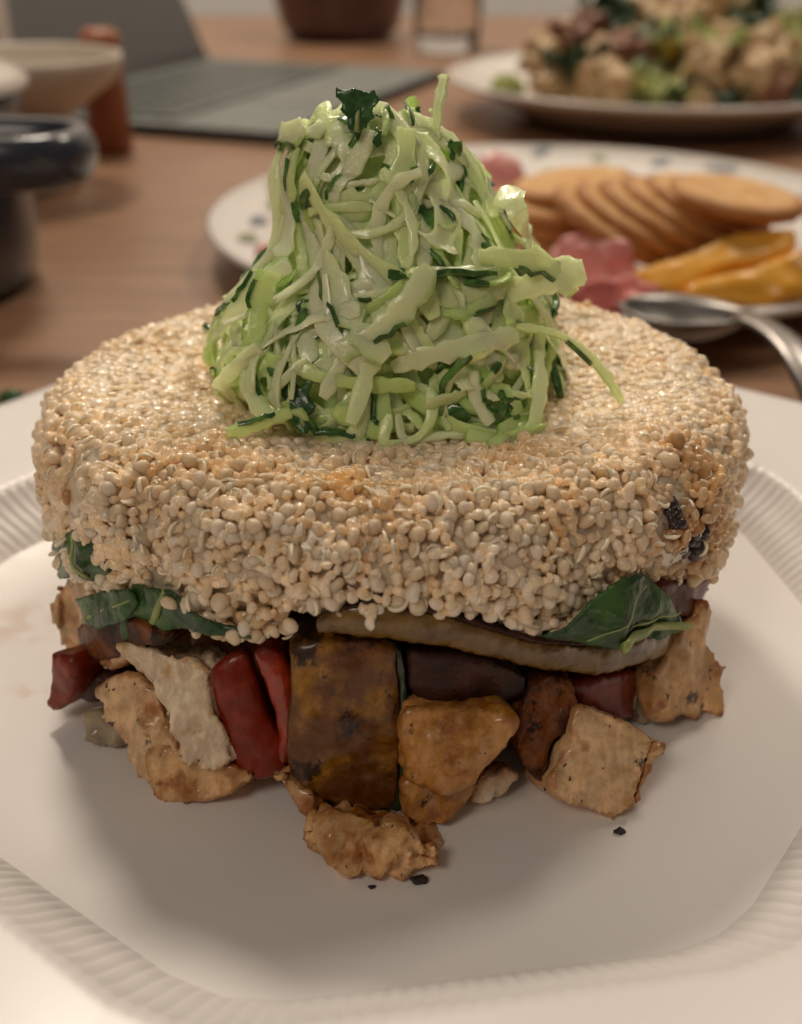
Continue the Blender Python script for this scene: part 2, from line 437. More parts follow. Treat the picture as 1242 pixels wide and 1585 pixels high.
def ico(sub):
    b = bmesh.new(); bmesh.ops.create_icosphere(b, subdivisions=sub, radius=1)
    v = np.array([tuple(x.co) for x in b.verts]); f = np.array([[q.index for q in x.verts] for x in b.faces]); b.free(); return v, f
IV, IF = ico(2)
def grain_base(seed):
    r_ = np.random.default_rng(seed); v = IV.copy()
    v[:, 2] *= .66 + .28*r_.random(); v[:, 0] *= 1 + .14*r_.random()
    ax_ = r_.normal(size=(5, 3)); am = r_.normal(size=5)*.11; v *= (1 + sum(a_*np.sin(v @ x_*1.6 + 2*i_)[:, None] for i_, (a_, x_) in enumerate(zip(am, ax_))))
    v[:, 2] *= 1 - .18*np.exp(-((v[:, 0]**2 + v[:, 1]**2)/.25))          # faint dimple
    return v
GB = [grain_base(s) for s in range(16)]
def germ_base(seed):
    r_ = np.random.default_rng(seed+50); arc = R(150 + 130*r_.random()); n = 11; k4 = 5; V = []; F = []
    curl = .35*r_.random()
    for i in range(n):
        t = i/(n-1); a = t*arc; rad = 1.07 + .06*math.sin(t*5) + curl*max(0, t-.75)*1.6; w = .215*math.sin(math.pi*min(1, max(.08, t*.9+.06)))**.5 + .02
        for q in range(k4):
            b = 2*math.pi*q/k4; rr = rad + w*math.cos(b)
            V.append((rr*math.cos(a), rr*math.sin(a), w*1.25*math.sin(b) + curl*.5*max(0, t-.7)))
    for i in range(n-1):
        for q in range(k4):
            a, b = i*k4+q, i*k4+(q+1) % k4; F.append((a, b, b+k4)); F.append((a, b+k4, a+k4))
    return np.array(V), np.array(F)
RB_ = [germ_base(s) for s in range(5)]

SCORCH = [(on_cyl(1072, 832, .0530), .0025), (on_cyl(1048, 800, .0530), .0018), (on_cyl(1082, 672, .0515), .0023)]
TOASTED = on_z(590, 735, .0455)
def stain(p):
    """browned and scorched places of the crust, each with its own outline"""
    d1 = max(math.exp(-(p-q).length_squared/(2*w*w)) for q, w in SCORCH[:2]); d2 = math.exp(-(p-SCORCH[2][0]).length_squared/(2*SCORCH[2][1]**2))
    edge = max(0, mnoise.noise(p*130 + Vector((3, 9, 1))))
    soak = max(0, mnoise.noise(p*75 + Vector((11, 2, 5))) - .05) + .8*math.exp(-((p.x-TOASTED.x)**2/.022**2 + (p.y-TOASTED.y)**2/.007**2))*max(0, .6 + mnoise.noise(p*160)) + 1.0*math.exp(-((p-SCORCH[0][0]).length_squared)/.009**2) + .9*math.exp(-((p-SCORCH[2][0]).length_squared)/.006**2)
    return d1, d2, edge, soak

cand = []; cell = {}
def try_add(p, mind):
    kx = (int(p.x//.0016), int(p.y//.0016), int(p.z//.0016))
    for dx in (-1, 0, 1):
        for dy in (-1, 0, 1):
            for dz in (-1, 0, 1):
                for q in cell.get((kx[0]+dx, kx[1]+dy, kx[2]+dz), ()):
                    if (q-p).length_squared < mind*mind: return False
    cell.setdefault(kx, []).append(p); return True
tries = 0
while tries < 95000 and len(cand) < 14000:
    tries += 1
    th = random.uniform(0, 2*math.pi); s = random.random()
    Rr = .0572
    _, r = patty_pt(th, s)
    if random.random() > r/Rr: continue
    p, r, n = patty_n(th, s)
    front = max(0, -n.y*.8 + .25) if n.z < .93 else max(0, (-p.y-.02)/.05)
    front = min(1, front + .25)
    back_low = p.y > .02 and n.z < .5
    if back_low and random.random() < .35: continue
    lump = fbm(p/.0085 + Vector((4, 4, 4)), 3)
    off = lump*.0022*front + random.uniform(-.0007, .0005)*front + random.uniform(-.0003, .0002)
    if n.z < -.2 and p.y < .01: off += random.uniform(-.0004, .0012)
    flat = max(0, min(1, (n.z-.8)/.15))*max(0, min(1, (p.y+.036)/.012)); off = off*(1-.5*flat) - .00012*flat
    q = p + n*off
    if not try_add(q, .00110 if front > .4 else .00114): continue
    rad = (.00070 + .00054*random.random()**1.8)*(1.0 if front > .4 else .95)
    cand.append((q, n, rad, front, th, s))
# loose crumbs hanging in clumps under the near edge
for (px, py, k_) in ((390, 985, 14), (400, 965, 16), (425, 985, 10), (360, 962, 12), (340, 945, 10), (830, 972, 14), (805, 955, 14), (850, 955, 12), (780, 940, 8), (510, 925, 8), (700, 920, 9), (640, 915, 8), (300, 935, 9), (900, 925, 9)):
    c0 = on_cyl(px, py, .0515)
    for _ in range(k_):
        q = c0 + Vector((random.gauss(0, .0015), random.gauss(.0008, .0012), random.gauss(.0008, .0010)))
        if try_add(q, .00112): cand.append((q, Vector((q.x, q.y, -.02)).normalized(), random.uniform(.0009, .0013), 1.0, math.atan2(q.y, q.x), .9))

base_cols = np.array([(.85, .71, .52), (.84, .69, .49), (.88, .76, .60), (.80, .64, .43), (.86, .73, .56), (.82, .66, .45)])
def grain_color(p):
    c = base_cols[random.randrange(len(base_cols))]*random.uniform(.95, 1.04)
    d1, d2, edge, soak = stain(p)
    c = c*(1 - soak*np.array([.20, .36, .56])*1.1)
    if random.random() < edge*.12: c = c*np.array([.92, .80, .62])
    if random.random() < .002: c = np.array([.46, .24, .09])*random.uniform(.7, 1.2)
    w = min(1, (d1 + d2)*1.6); brown = np.array([.30, .12, .035])
    c = c*(1-w) + brown*w
    if d1*random.uniform(.75, 1.25) > .45 or d2*random.uniform(.75, 1.25) > .45: c = np.array([.035, .020, .022])
    return np.clip(c, .01, .94)
def rot_for(n, front, p):
    """pressed flat on the pan side (the top), loose and turned every way at the near edge"""
    loose = min(1, max(0, front)) if n.z < .9 else min(1, max(0, (-p.y - .012)/.03))
    if random.random() > loose:
        qn = n.to_track_quat('Z', 'Y'); g_ = .18 + .5*loose
        return (qn @ Euler((random.gauss(0, g_), random.gauss(0, g_), random.uniform(0, 6.28))).to_quaternion()).to_matrix() @ Matrix.Diagonal((1.12, 1.12, .70))
    return Euler((random.uniform(0, 6.28), random.uniform(0, 6.28), random.uniform(0, 6.28))).to_matrix()

grains = []
for q, n, rad, front, th, s in cand:
    Mx = rot_for(n, front, q); col = grain_color(q)
    view = (CAM - q).normalized(); dpt = depth_of(q)
    hid = (Vector((q.x, q.y, 0)) - MOUND_C).length < .030 and q.z > .04
    score = (rad/dpt)*(1 if n.dot(view) > .15 else .2)*(.1 if hid else 1)
    has = random.random() < (.30 if front > .4 else .16)
    grains.append((score, q, Mx, rad, col, random.randrange(16), has, random.randrange(5)))
grains.sort(key=lambda g_: -g_[0])
NAMED = 300
gmesh = []
for v in GB:
    me = from_np('quinoa_grain', v, IF); set_tint(me, np.array([1., 1, 1])); me.materials.append(M_quin); me.shade_smooth(); gmesh.append(me)
rmesh = []
for v, f in RB_:
    me = from_np('germ', v, f); set_tint(me, np.array([1., 1, 1])); me.materials.append(M_germ); me.shade_smooth(); rmesh.append(me)
GERM_C = np.array([.93, .84, .64])
for sc_, q, Mx, rad, col, gi, has, ri in grains[:NAMED]:
    o = bpy.data.objects.new('quinoa_grain', gmesh[gi]); COL.objects.link(o); o.parent = pat
    o.matrix_local = Matrix.Translation(q - Vector((0, 0, .019))) @ Mx.to_4x4() @ Matrix.Scale(rad, 4); o.color = (*col, 1)
    if has:
        r_ = bpy.data.objects.new('germ', rmesh[ri]); COL.objects.link(r_); r_.parent = o; r_.color = (*np.minimum(1, GERM_C*random.uniform(.85, 1.15)), 1)
Vs = []; Fs = []; Cs = []; nv = 0; Vr = []; Fr = []; Cr = []; nr = 0
for sc_, q, Mx, rad, col, gi, has, ri in grains[NAMED:]:
    m3 = np.array(Mx)*rad; w = np.array(q)
    Vs.append(GB[gi] @ m3.T + w); Fs.append(IF + nv); Cs.append(np.repeat(col[None], len(IV), 0)); nv += len(IV)
    if has:
        v, f = RB_[ri]; Vr.append(v @ m3.T + w); Fr.append(f + nr); Cr.append(np.repeat(GERM_C[None]*random.uniform(.8, 1.1), len(v), 0)); nr += len(v)
OFFS = np.array([0, 0, .019])
me = from_np('packed_grains', np.concatenate(Vs) - OFFS, np.concatenate(Fs)); set_tint(me, np.concatenate(Cs)); o = link('packed_grains', me, M_quin, pat); o['kind'] = 'stuff'
me = from_np('body', bodyV - OFFS, bodyF); set_tint(me, np.array([.82, .68, .50])); link('body', me, M_quin, pat)
me = from_np('packed_germs', np.concatenate(Vr) - OFFS, np.concatenate(Fr)); set_tint(me, np.concatenate(Cr)); o = link('packed_germs', me, M_germ, pat); o['kind'] = 'stuff'

# ================================================================== CUCUMBER HEAP
MH = .0455
HP = [(0, .0275), (.14, .0278), (.28, .0258), (.38, .0215), (.5, .0182), (.62, .0162), (.75, .0132), (.87, .0094), (.95, .0056), (1.0, .002)]
def mr(h):
    h = max(0, min(1, h))
    for (a, ra), (b, rb) in zip(HP, HP[1:]):
        if h <= b: return lerp(ra, rb, (h-a)/(b-a))
    return HP[-1][1]
def mpt(ph, h, off=0):
    lean = Vector((-.0062*h**1.5, .001*h, 0))
    lump = 1 + .24*mnoise.noise(Vector((math.cos(ph)*1.4, math.sin(ph)*1.4, h*3.0)))
    r = mr(h)*lump + off*(.75 if h < .9 else .3)
    z = MOUND_Z0 + MH*h + (off*.6 if h > .75 else 0)
    return MOUND_C + lean + Vector((r*math.cos(ph), r*math.sin(ph)*.92, z))
heap = empty('cucumber_heap', (MOUND_C.x, MOUND_C.y, MOUND_Z0)); tag(heap, 'tall heap of wet pale green grated cucumber on top of the quinoa patty', 'grated cucumber')
HL = heap.location.copy()
V = []; F = []; NP, NH = 110, 64
for j in range(NH+1):
    for i in range(NP):
        ph = 2*math.pi*i/NP; h = j/NH
        V.append(tuple(mpt(ph, h, -.0052 - .0030*fbm(Vector((math.cos(ph)*6, math.sin(ph)*6, h*9)), 3)) - HL))
for j in range(NH):
    for i in range(NP):
        a, b = j*NP+i, j*NP+(i+1) % NP; F.append((a, b, b+NP, a+NP))
V = np.array(V); V[:, 2] = np.minimum(V[:, 2], MH*.93)
Ft = [(a, b, c) for a, b, c, d in F] + [(a, c, d) for a, b, c, d in F]
nV = len(V); V = np.concatenate([V, [V[:NP].mean(0)], [V[-NP:].mean(0)]])
Ft += [(nV, (i+1) % NP, i) for i in range(NP)] + [(nV+1, nV-NP+i, nV-NP+(i+1) % NP) for i in range(NP)]
PULP = [(V, np.array(Ft), np.tile(np.array([.70, .86, .34]), (len(V), 1)))]
CS = [(-1, -.15), (-.93, .45), (-.45, .8), (.1, .62), (.55, .85), (.95, .4), (1, -.2), (.5, -.6), (-.05, -.75), (-.6, -.55)]
def shred(path, norms, w, th_, tint, skin=0, seed=0, name='cucumber_shred', rough=.17, collect=None, mat=None):
    n = len(path); NC = len(CS); V = []; C = []; sp = []
    flesh = np.array(tint); rim_ = np.array([.36, .60, .12])
    for i in range(n):
        t = i/(n-1); tg = (path[min(i+1, n-1)] - path[max(i-1, 0)]).normalized()
        nn = norms[i]; b = tg.cross(nn).normalized(); nn = b.cross(tg).normalized()
        end = min(1, (t/.04 + .72), ((1-t)/.04 + .68))
        ww = w*end*(1 + .09*math.sin(seed*3.1 + t*7) + rough*random.gauss(0, 1)); tt = th_*(.65 + .35*end)
        for k_, (x, y) in enumerate(CS):
            jit = 1 + .10*random.gauss(0, 1)
            V.append(path[i] + b*(x*ww*.5*jit) + nn*(y*tt*.5*(1 + .15*random.gauss(0, 1))))
            g = max(0, skin*x)**2.2 if skin else 0
            C.append(flesh*(1-.8*g) + rim_*.8*g)
        if skin:
            e = b*(skin*ww*.5); sp.append((path[i] + e, b*skin, nn, tt))
    V = [v - HL for v in V]; F = []
    for i in range(n-1):
        for k_ in range(NC):
            a, c = i*NC+k_, i*NC+(k_+1) % NC; F.append((a, c, c+NC, a+NC))
    if collect is not None:
        T = [(a, b, c) for a, b, c, d in F] + [(a, c, d) for a, b, c, d in F] + [(0, i+1, i) for i in range(1, NC-1)] + [((n-1)*NC, (n-1)*NC+i, (n-1)*NC+i+1) for i in range(1, NC-1)]
        collect.append((np.array([tuple(v) for v in V]), np.array(T), np.array(C))); return None
    bm = bmesh.new(); vs = [bm.verts.new(v) for v in V]
    for f in F: bm.faces.new([vs[i] for i in f])
    bm.faces.new(vs[:NC]); bm.faces.new(vs[-NC:]); bmesh.ops.recalc_face_normals(bm, faces=bm.faces)
    me = bpy.data.meshes.new(name); bm.to_mesh(me); bm.free(); set_tint(me, np.array(C))
    o = link(name, me, mat or M_cuc, heap); me.set_sharp_from_angle(angle=R(48))
    if skin:
        V = []; F = []; L_ = len(sp); a_ = int(L_*random.uniform(0, .5)); b_ = max(a_+3, int(L_*random.uniform(.45, 1.0))); sp = sp[a_:b_]
        for q_, (e, b, nn, tt) in enumerate(sp):
            tt = tt*(.35 + .75*math.sin(math.pi*(q_+.5)/len(sp))**.6)
            for dx, dy in ((-.0005, .60), (.00012, .52), (.00022, 0), (.00012, -.52), (-.0005, -.60)): V.append(tuple(e + b*dx + nn*(dy*tt) - HL))
        for i in range(len(sp)-1):
            for k_ in range(4): a = i*5+k_; F.append((a, a+1, a+6, a+5))
        me = from_np('skin', V, F); sk = link('skin', me, M_skin, o)
    return o

TINTS = [(.86, .95, .54), (.82, .94, .46), (.92, .97, .68), (.70, .89, .32), (.88, .95, .60), (.58, .80, .21)]
def mnorm(ph, h):
    e = .02; a = mpt(ph+e, h) - mpt(ph-e, h); b = mpt(ph, min(1, h+e)) - mpt(ph, max(0, h-e)); n = a.cross(b)
    if n.length < 1e-12: return Vector((0, 0, 1))
    return n.normalized()
def walk(ph, h, head, length, off, curv, arch, n=15, twist=0):
    P = []; N = []; st = length/(n-1); tw0 = random.uniform(-twist, twist); tw1 = random.uniform(-twist, twist)
    for i in range(n):
        t = i/(n-1); nm = mnorm(ph, min(.985, max(.02, h)))
        p = mpt(ph, h, off + arch*math.sin(math.pi*t))
        P.append(p); N.append(nm)
        r = max(.004, mr(h)); ph += math.cos(head)*st/r; h += math.sin(head)*st/MH; head += curv/(n-1)
        if h < .015: h = .015; head = head*.5 if math.cos(head) > 0 else math.pi - (math.pi-head)*.5
        if h > .94: h = .94; head = -math.pi/2 + random.gauss(0, .45)
    # smooth and twist about the run
    for _ in range(2): P = [P[0]] + [(P[i-1] + P[i]*2 + P[i+1])/4 for i in range(1, n-1)] + [P[-1]]
    NN = []
    for i in range(n):
        tg = (P[min(i+1, n-1)] - P[max(i-1, 0)]).normalized(); a = lerp(tw0, tw1, i/(n-1)); NN.append(Matrix.Rotation(a, 3, tg) @ N[i])
    return P, NN
front_ph = lambda: random.gauss(-math.pi/2, 1.1)
def loose(P, amt):
    """let a shred leave the surface a little: its ends lift or sink on their own"""
    a, b = random.gauss(0, amt), random.gauss(0, amt); n = len(P)
    return [p + (p - MOUND_C - Vector((0, 0, MOUND_Z0 + .012))).normalized()*(a*(1-i/(n-1))**2 + b*(i/(n-1))**2) for i, p in enumerate(P)]
def many(count, nf, h0, h1, l0, l1, w0, w1, o0, o1, heads, hs, cur, tw, skins, lo, tints, n=15, th=(.0006, .0011), **kw):
    for i in range(count):
        ph = front_ph() if i < nf else random.uniform(0, 6.28); h = random.uniform(h0, min(h1, .92))
        P, N = walk(ph, h, random.choice(heads) + random.gauss(0, hs), random.uniform(l0, l1), random.uniform(o0, o1), random.gauss(0, cur), random.uniform(-.0004, .0016), n=n, twist=tw)
        shred(loose(P, lo), N, random.uniform(w0, w1), random.uniform(*th), random.choice(tints), random.choice(skins), i + int(h0*1000), **kw)
D = -math.pi/2; ANY = (0, 1.57, 3.14, 4.71)
# the wet mass: shreds stuck together
many(150, 100, .02, .95, .010, .024, .0016, .0044, -.0040, -.0006, ANY, .8, 1.2, 1.0, (0,), .0006, TINTS[:5], collect=PULP)
nv_ = 0; PV = []; PF = []; PCl = []
for v, f, c in PULP: PV.append(v); PF.append(f + nv_); PCl.append(c); nv_ += len(v)
PV = np.concatenate(PV); PCl = np.concatenate(PCl)
me = remesh(from_np('packed_shreds', PV, np.concatenate(PF)), .00042, 2); me.name = 'packed_shreds'
from mathutils.kdtree import KDTree
kd = KDTree(len(PV))
for i, v in enumerate(PV): kd.insert(v, i)
kd.balance(); set_tint(me, np.array([np.mean([PCl[q[1]] for q in kd.find_n(v.co, 4)], 0) for v in me.vertices]))
link('packed_shreds', me, M_pulp, heap)['kind'] = 'stuff'
# single shreds on it
many(52, 42, .45, .97, .011, .026, .0013, .0038, -.0010, .0004, (D, D, D, 0, 3.14), .5, .9, .6, (0, 0, 0, 0, 1, -1), .0015, TINTS[:3] + TINTS[4:5])
many(62, 48, .02, .46, .010, .026, .0011, .0030, -.0010, .0008, (0, 3.14, D), .7, 1.4, .9, (0, 0, 0, 1, -1), .0019, TINTS[:5])
many(30, 22, .02, .95, .004, .010, .0009, .0020, -.0004, .0010, ANY, .8, 1.6, 1.5, (0, 1, -1), .0008, TINTS, 9)
many(44, 36, .03, .93, .0020, .0050, .0008, .0022, -.0002, .0007, ANY, .8, 1.0, .8, (0,), .0003, TINTS, 7, th=(.0003, .0005), name='cucumber_skin_bit', mat=M_skin)
# ends that stick out of the heap, as seen
def on_mound(px, py, off=0):
    d = ray(px, py); t = .12
    while t < .26:
        p = CAM + d*t; h = (p.z - MOUND_Z0)/MH
        if 0 <= h <= 1:
            q = p - MOUND_C - Vector((-.0062*h**1.5, .001*h, 0)); ph = math.atan2(q.y/.92, q.x)
            if math.hypot(q.x, q.y/.92) < (mpt(ph, h, off) - MOUND_C - Vector((-.0062*h**1.5, .001*h, 0))).xy.length: return p, mnorm(ph, h)
        elif h < 0: return p, Vector((0, -.3, 1)).normalized()
        t += .0004
    p = on_y(px, py, MOUND_C.y - .006); return p, Vector((0, -1, .3)).normalized()
def spline(P0, n):
    P = []
    for i in range(n):
        t = i/(n-1)*(len(P0)-1); a = min(int(t), len(P0)-2); u = t-a
        p0 = P0[max(a-1, 0)]; p1 = P0[a]; p2 = P0[a+1]; p3 = P0[min(a+2, len(P0)-1)]
        P.append(.5*((2*p1) + (p2-p0)*u + (2*p0-5*p1+4*p2-p3)*u*u + (3*p1-p0-3*p2+p3)*u**3))
    return P
def poke(pts, w, th_, tint, skin=0, nrm=(0, -1, .3), seed=1):
    P = spline([on_y(x, y, Y) for x, y, Y in pts], 15); return shred(P, [Vector(nrm)]*15, w, th_, tint, skin, seed)
def lay(pts, w, th_, tint, skin=0, off=.0006, seed=1, n=18):
    q = [on_mound(x, y, off) for x, y in pts]; P = spline([a for a, b in q], n); N = spline([b for a, b in q], n)
    return shred(P, [v.normalized() for v in N], w, th_, tint, skin, seed)
poke([(672, 235, .000), (679, 170, .002), (688, 116, .004)], .0016, .0014, TINTS[0])
poke([(648, 200, .004), (642, 172, .006), (636, 150, .007)], .0013, .0008, TINTS[5], 1)
poke([(760, 455, -.010), (820, 442, -.010), (860, 430, -.010), (905, 416, -.010)], .0040, .0009, TINTS[0])
poke([(740, 395, -.012), (800, 400, -.011), (850, 412, -.010), (888, 455, -.010)], .0030, .0009, TINTS[1], 1)
poke([(800, 505, -.014), (870, 520, -.013), (920, 560, -.013), (950, 600, -.014), (962, 622, -.014)], .0013, .0008, TINTS[1], 1)
poke([(450, 410, -.010), (405, 430, -.010), (375, 470, -.010), (346, 500, -.009)], .0028, .0009, TINTS[2], 1)
poke([(415, 420, -.012), (400, 470, -.013), (392, 535, -.016)], .0032, .0009, TINTS[3], 1)
poke([(400, 556, -.016), (384, 585, -.018), (402, 630, -.022), (428, 650, -.025)], .0024, .0009, TINTS[0], -1)
poke([(450, 638, -.024), (405, 655, -.026), (352, 672, -.027)], .0020, .0009, TINTS[3], 1)
lay([(470, 210), (448, 280), (434, 350), (428, 420)], 0.00302, .0008, (.82, .91, .50))
lay([(500, 200), (490, 260), (478, 330), (486, 400)], 0.00360, .0008, TINTS[2])
lay([(575, 180), (530, 280), (508, 360), (500, 425)], 0.00274, .0008, TINTS[2])
lay([(620, 185), (690, 215), (740, 265), (775, 330)], 0.00432, .0008, TINTS[0])
lay([(590, 330), (610, 420), (640, 500), (690, 560)], 0.00245, .0008, TINTS[0], off=.0012)
lay([(690, 320), (735, 360), (752, 430), (748, 505)], 0.00288, .0008, TINTS[2], off=.0010)
lay([(780, 290), (812, 350), (828, 400), (835, 445)], 0.00317, .0008, TINTS[0])
lay([(800, 420), (790, 470), (800, 500), (780, 530)], 0.00360, .0008, TINTS[1])
lay([(455, 490), (470, 465), (540, 460), (640, 470)], 0.00173, .0011, TINTS[0], 1, off=.0016)
lay([(450, 530), (520, 510), (600, 520), (700, 570)], 0.00274, .0010, TINTS[2], off=.0014)
lay([(720, 545), (800, 560), (880, 545), (915, 505)], 0.00259, .0010, TINTS[2], off=.0014)
lay([(580, 595), (540, 620), (560, 655), (640, 662)], 0.00187, .0010, TINTS[0], off=.0016)
lay([(690, 560), (670, 620), (680, 665)], 0.00216, .0008, TINTS[1], off=.0012)
lay([(740, 560), (770, 600), (800, 640), (760, 695)], 0.00230, .0010, TINTS[3], 1, off=.0020)
lay([(700, 610), (750, 640), (800, 655), (830, 630)], 0.00216, .0010, TINTS[5], -1, off=.0022)
lay([(840, 560), (880, 570), (900, 600), (870, 620)], 0.00202, .0008, TINTS[2], off=.0010)

# herb leaves tucked into the heap
def leaf(name, pts, depth, surf, mat, label, cat, veins=(), wave=(.0012, .006), seed=0, group=None, vox=.0004, bulge=0):
    c = sum((Vector((x, y)) for x, y in pts), Vector((0, 0)))/len(pts)
    if surf[0] == 'pl':
        _, ax, ay, az, tilt, yaw = surf
        p0 = on_z(ax, ay, az) if az is not None else on_y(ax, ay, tilt)
    root = empty(name, on_cyl(*c, surf[1]) if surf[0] == 'cyl' else on_z(surf[1], surf[2], surf[3]))
    tag(root, label, cat, group)
    b = solid('blade', pts, depth, mat, surf, vox=vox, smooth=1, layers=[(.00012, .0015, 2, ONE)], wave=wave, seed=seed, taper=1.0, parent=root, bulge=bulge)
    def drop(px, py):
        if surf[0] == 'cyl':
            p = on_cyl(px, py, surf[1]); n = Vector((p.x, p.y, 0)).normalized()
        else:
            n = Vector((math.sin(R(surf[5]))*math.cos(R(surf[4])), -math.cos(R(surf[5]))*math.cos(R(surf[4])), math.sin(R(surf[4])))); p = on_plane(px, py, on_z(*surf[1:4]), n)
        p = p + n*wave[0]*fbm(p/wave[1] + Vector((seed, 0, 0)), 2)
        return p + n*(bulge + .0001), n
    for v, w in veins:
        pts3 = []
        for (x0, y0), (x1, y1) in zip(v, v[1:]):
            for i in range(5):
                t = i/5; pts3.append(drop(lerp(x0, x1, t), lerp(y0, y1, t)))
        pts3.append(drop(*v[-1]))
        tube('vein', [p - n*.00022 - root.location for p, n in pts3], [w*(1-.5*i/len(pts3)) for i in range(len(pts3))], M_vein, root, 6, .5, tuple(pts3[0][1]))
    return root
leaf('herb_leaf', [(517, 132), (535, 138), (548, 134), (566, 140), (580, 138), (578, 150), (590, 152), (577, 170), (582, 182), (566, 195), (552, 215), (540, 200), (536, 180), (526, 172), (528, 158), (518, 150)], .0005,
     ('pl', 552, 215, .0835, 15, -8), M_leaf, 'dark green jagged herb leaf standing up at the top of the cucumber heap', 'herb leaf', [([(552, 205), (553, 180), (556, 150)], .0005)], (.0008, .005), 3)
leaf('herb_leaf', [(408, 562), (425, 556), (440, 566), (455, 585), (464, 600), (476, 580), (486, 590), (478, 612), (490, 630), (476, 645), (484, 662), (470, 676), (456, 660), (442, 645), (440, 620), (428, 600), (414, 580)], .0005,
     ('pl', 470, 676, .0455, 30, -18), M_leaf, 'dark green jagged herb leaf at the lower left foot of the cucumber heap', 'herb leaf', [([(470, 660), (455, 615), (430, 575)], .0003)], (.0010, .005), 5)
leaf('herb_leaf', [(525, 262), (540, 255), (552, 275), (545, 300), (556, 330), (566, 372), (560, 402), (545, 385), (528, 370), (532, 340), (522, 318), (528, 290)], .0005,
     ('pl', 548, 402, .0625, 25, -10), M_leaf, 'narrow dark green herb leaf lying down the front of the cucumber heap', 'herb leaf', (), (.0010, .005), 9)

# ================================================================== FILLING
LUMP = [(.0014, .010, 2, ONE), (.00022, .0022, 3, ONE), (.0009, .0075, 2, (1.2, 1, .45), 'c'), (.0003, .0030, 2, (1.3, .8, .4), 'c')]
SOFT = [(.0008, .010, 2, ONE), (.00015, .002, 2, ONE)]
FIB = [(.0008, .008, 2, ONE), (.0008, .0040, 2, (1, 1, .25), 'c'), (.0011, .0034, 3, (1.0, 1, .22)), (.00035, .0014, 2, (1, 1, .5))]
def food(name, label, cat, *a, group=None, **kw): return tag(solid(name, *a, **kw), label, cat, group)
G1 = 'roasted chicken pieces of the filling'
food('chicken_piece', 'pale torn strip of white chicken leaning left of the red pepper', 'chicken',
     [(180, 1000), (205, 992), (240, 1008), (300, 1022), (328, 1040), (332, 1085), (350, 1140), (362, 1178), (335, 1192), (300, 1196), (278, 1186), (268, 1150), (246, 1095), (214, 1045)], .009, M_chick_w, ('pl', 310, 1194, .006, 22, -14), smooth=2, layers=FIB, seed=1, group=G1, vox=.0005)
food('chicken_piece', 'browned chicken piece on the plate under the pale torn strip', 'chicken',
     [(215, 1172), (245, 1158), (290, 1165), (340, 1180), (392, 1190), (398, 1208), (370, 1230), (320, 1238), (270, 1240), (233, 1246), (222, 1215)], .013, M_chick, ('pl', 300, 1243, .0006, 20, -16), layers=LUMP, seed=2, group=G1)
food('chicken_piece', 'long light chicken piece slanting down to the plate at the left', 'chicken',
     [(142, 1072), (168, 1052), (205, 1040), (240, 1070), (262, 1120), (280, 1175), (262, 1215), (228, 1218), (200, 1180), (178, 1140), (160, 1105)], .012, M_chick_l, ('pl', 226, 1220, .001, 25, -30), layers=[(.0012, .009, 3, ONE), (.0005, .002, 2, ONE), (.0006, .005, 2, (1, 1, .4), 'c')], seed=3, group=G1)
food('chicken_piece', 'roasted chicken piece with a dark crust under the left spinach leaf', 'chicken',
     [(66, 935), (84, 905), (100, 890), (128, 900), (170, 950), (196, 985), (200, 1022), (172, 1040), (130, 1028), (100, 1012), (78, 985)], .014, M_chick_l, ('cyl', .0535), layers=LUMP, seed=4, group=G1, taper=.8)
food('chicken_piece', 'dark roasted crust of chicken above the pale torn strip', 'chicken',
     [(118, 968), (150, 955), (210, 958), (262, 985), (250, 1002), (200, 1000), (190, 1018), (150, 1022), (125, 1005)], .010, M_chick_c, ('cyl', .0542), layers=SOFT, seed=5, group=G1, taper=.8)
food('red_pepper', 'dark red strip of roasted pepper standing at the far left edge', 'red pepper',
     [(82, 1010), (112, 1018), (116, 1050), (108, 1088), (86, 1106), (72, 1096), (74, 1050)], .006, M_pep_d, ('pl', 88, 1108, .0025, 8, -35), layers=SOFT, seed=6, smooth=5)
food('eggplant_piece', 'small black purple eggplant scrap beside the leftmost red pepper strip', 'eggplant',
     [(114, 1058), (132, 1046), (160, 1052), (172, 1068), (158, 1092), (135, 1096), (116, 1085)], .006, M_eskin, ('pl', 140, 1100, .003, 10, -30), layers=LUMP, seed=7)
food('onion_piece', 'glassy grey onion scrap on the plate at the lower left', 'onion',
     [(124, 1104), (150, 1096), (176, 1112), (190, 1140), (178, 1158), (150, 1162), (130, 1140)], .008, M_onion, ('pl', 155, 1163, .0004, 25, -25), layers=LUMP, seed=8, smooth=6)
# red pepper
food('red_pepper', 'flat glossy red pepper piece between the pale chicken strip and the curled one', 'red pepper',
     [(322, 1040), (350, 1012), (385, 1005), (398, 1050), (414, 1105), (438, 1148), (448, 1175), (440, 1198), (414, 1210), (386, 1208), (362, 1192), (348, 1150), (333, 1095)], .0045, M_pep_d, ('pl', 400, 1210, .0035, 14, 0), layers=[(.0003, .010, 2, ONE)], seed=9, smooth=10, bulge=.0016)
food('red_pepper', 'curled rim of bright red pepper touching the browned zucchini slice', 'red pepper',
     [(386, 1008), (415, 998), (438, 1010), (454, 1050), (464, 1105), (462, 1150), (448, 1184), (424, 1203), (404, 1204), (424, 1180), (432, 1150), (428, 1112), (410, 1066)], .007, M_pep, ('pl', 425, 1205, .0042, 10, -2), layers=[(.0005, .008, 2, ONE)], seed=10, smooth=7, bulge=.0012)
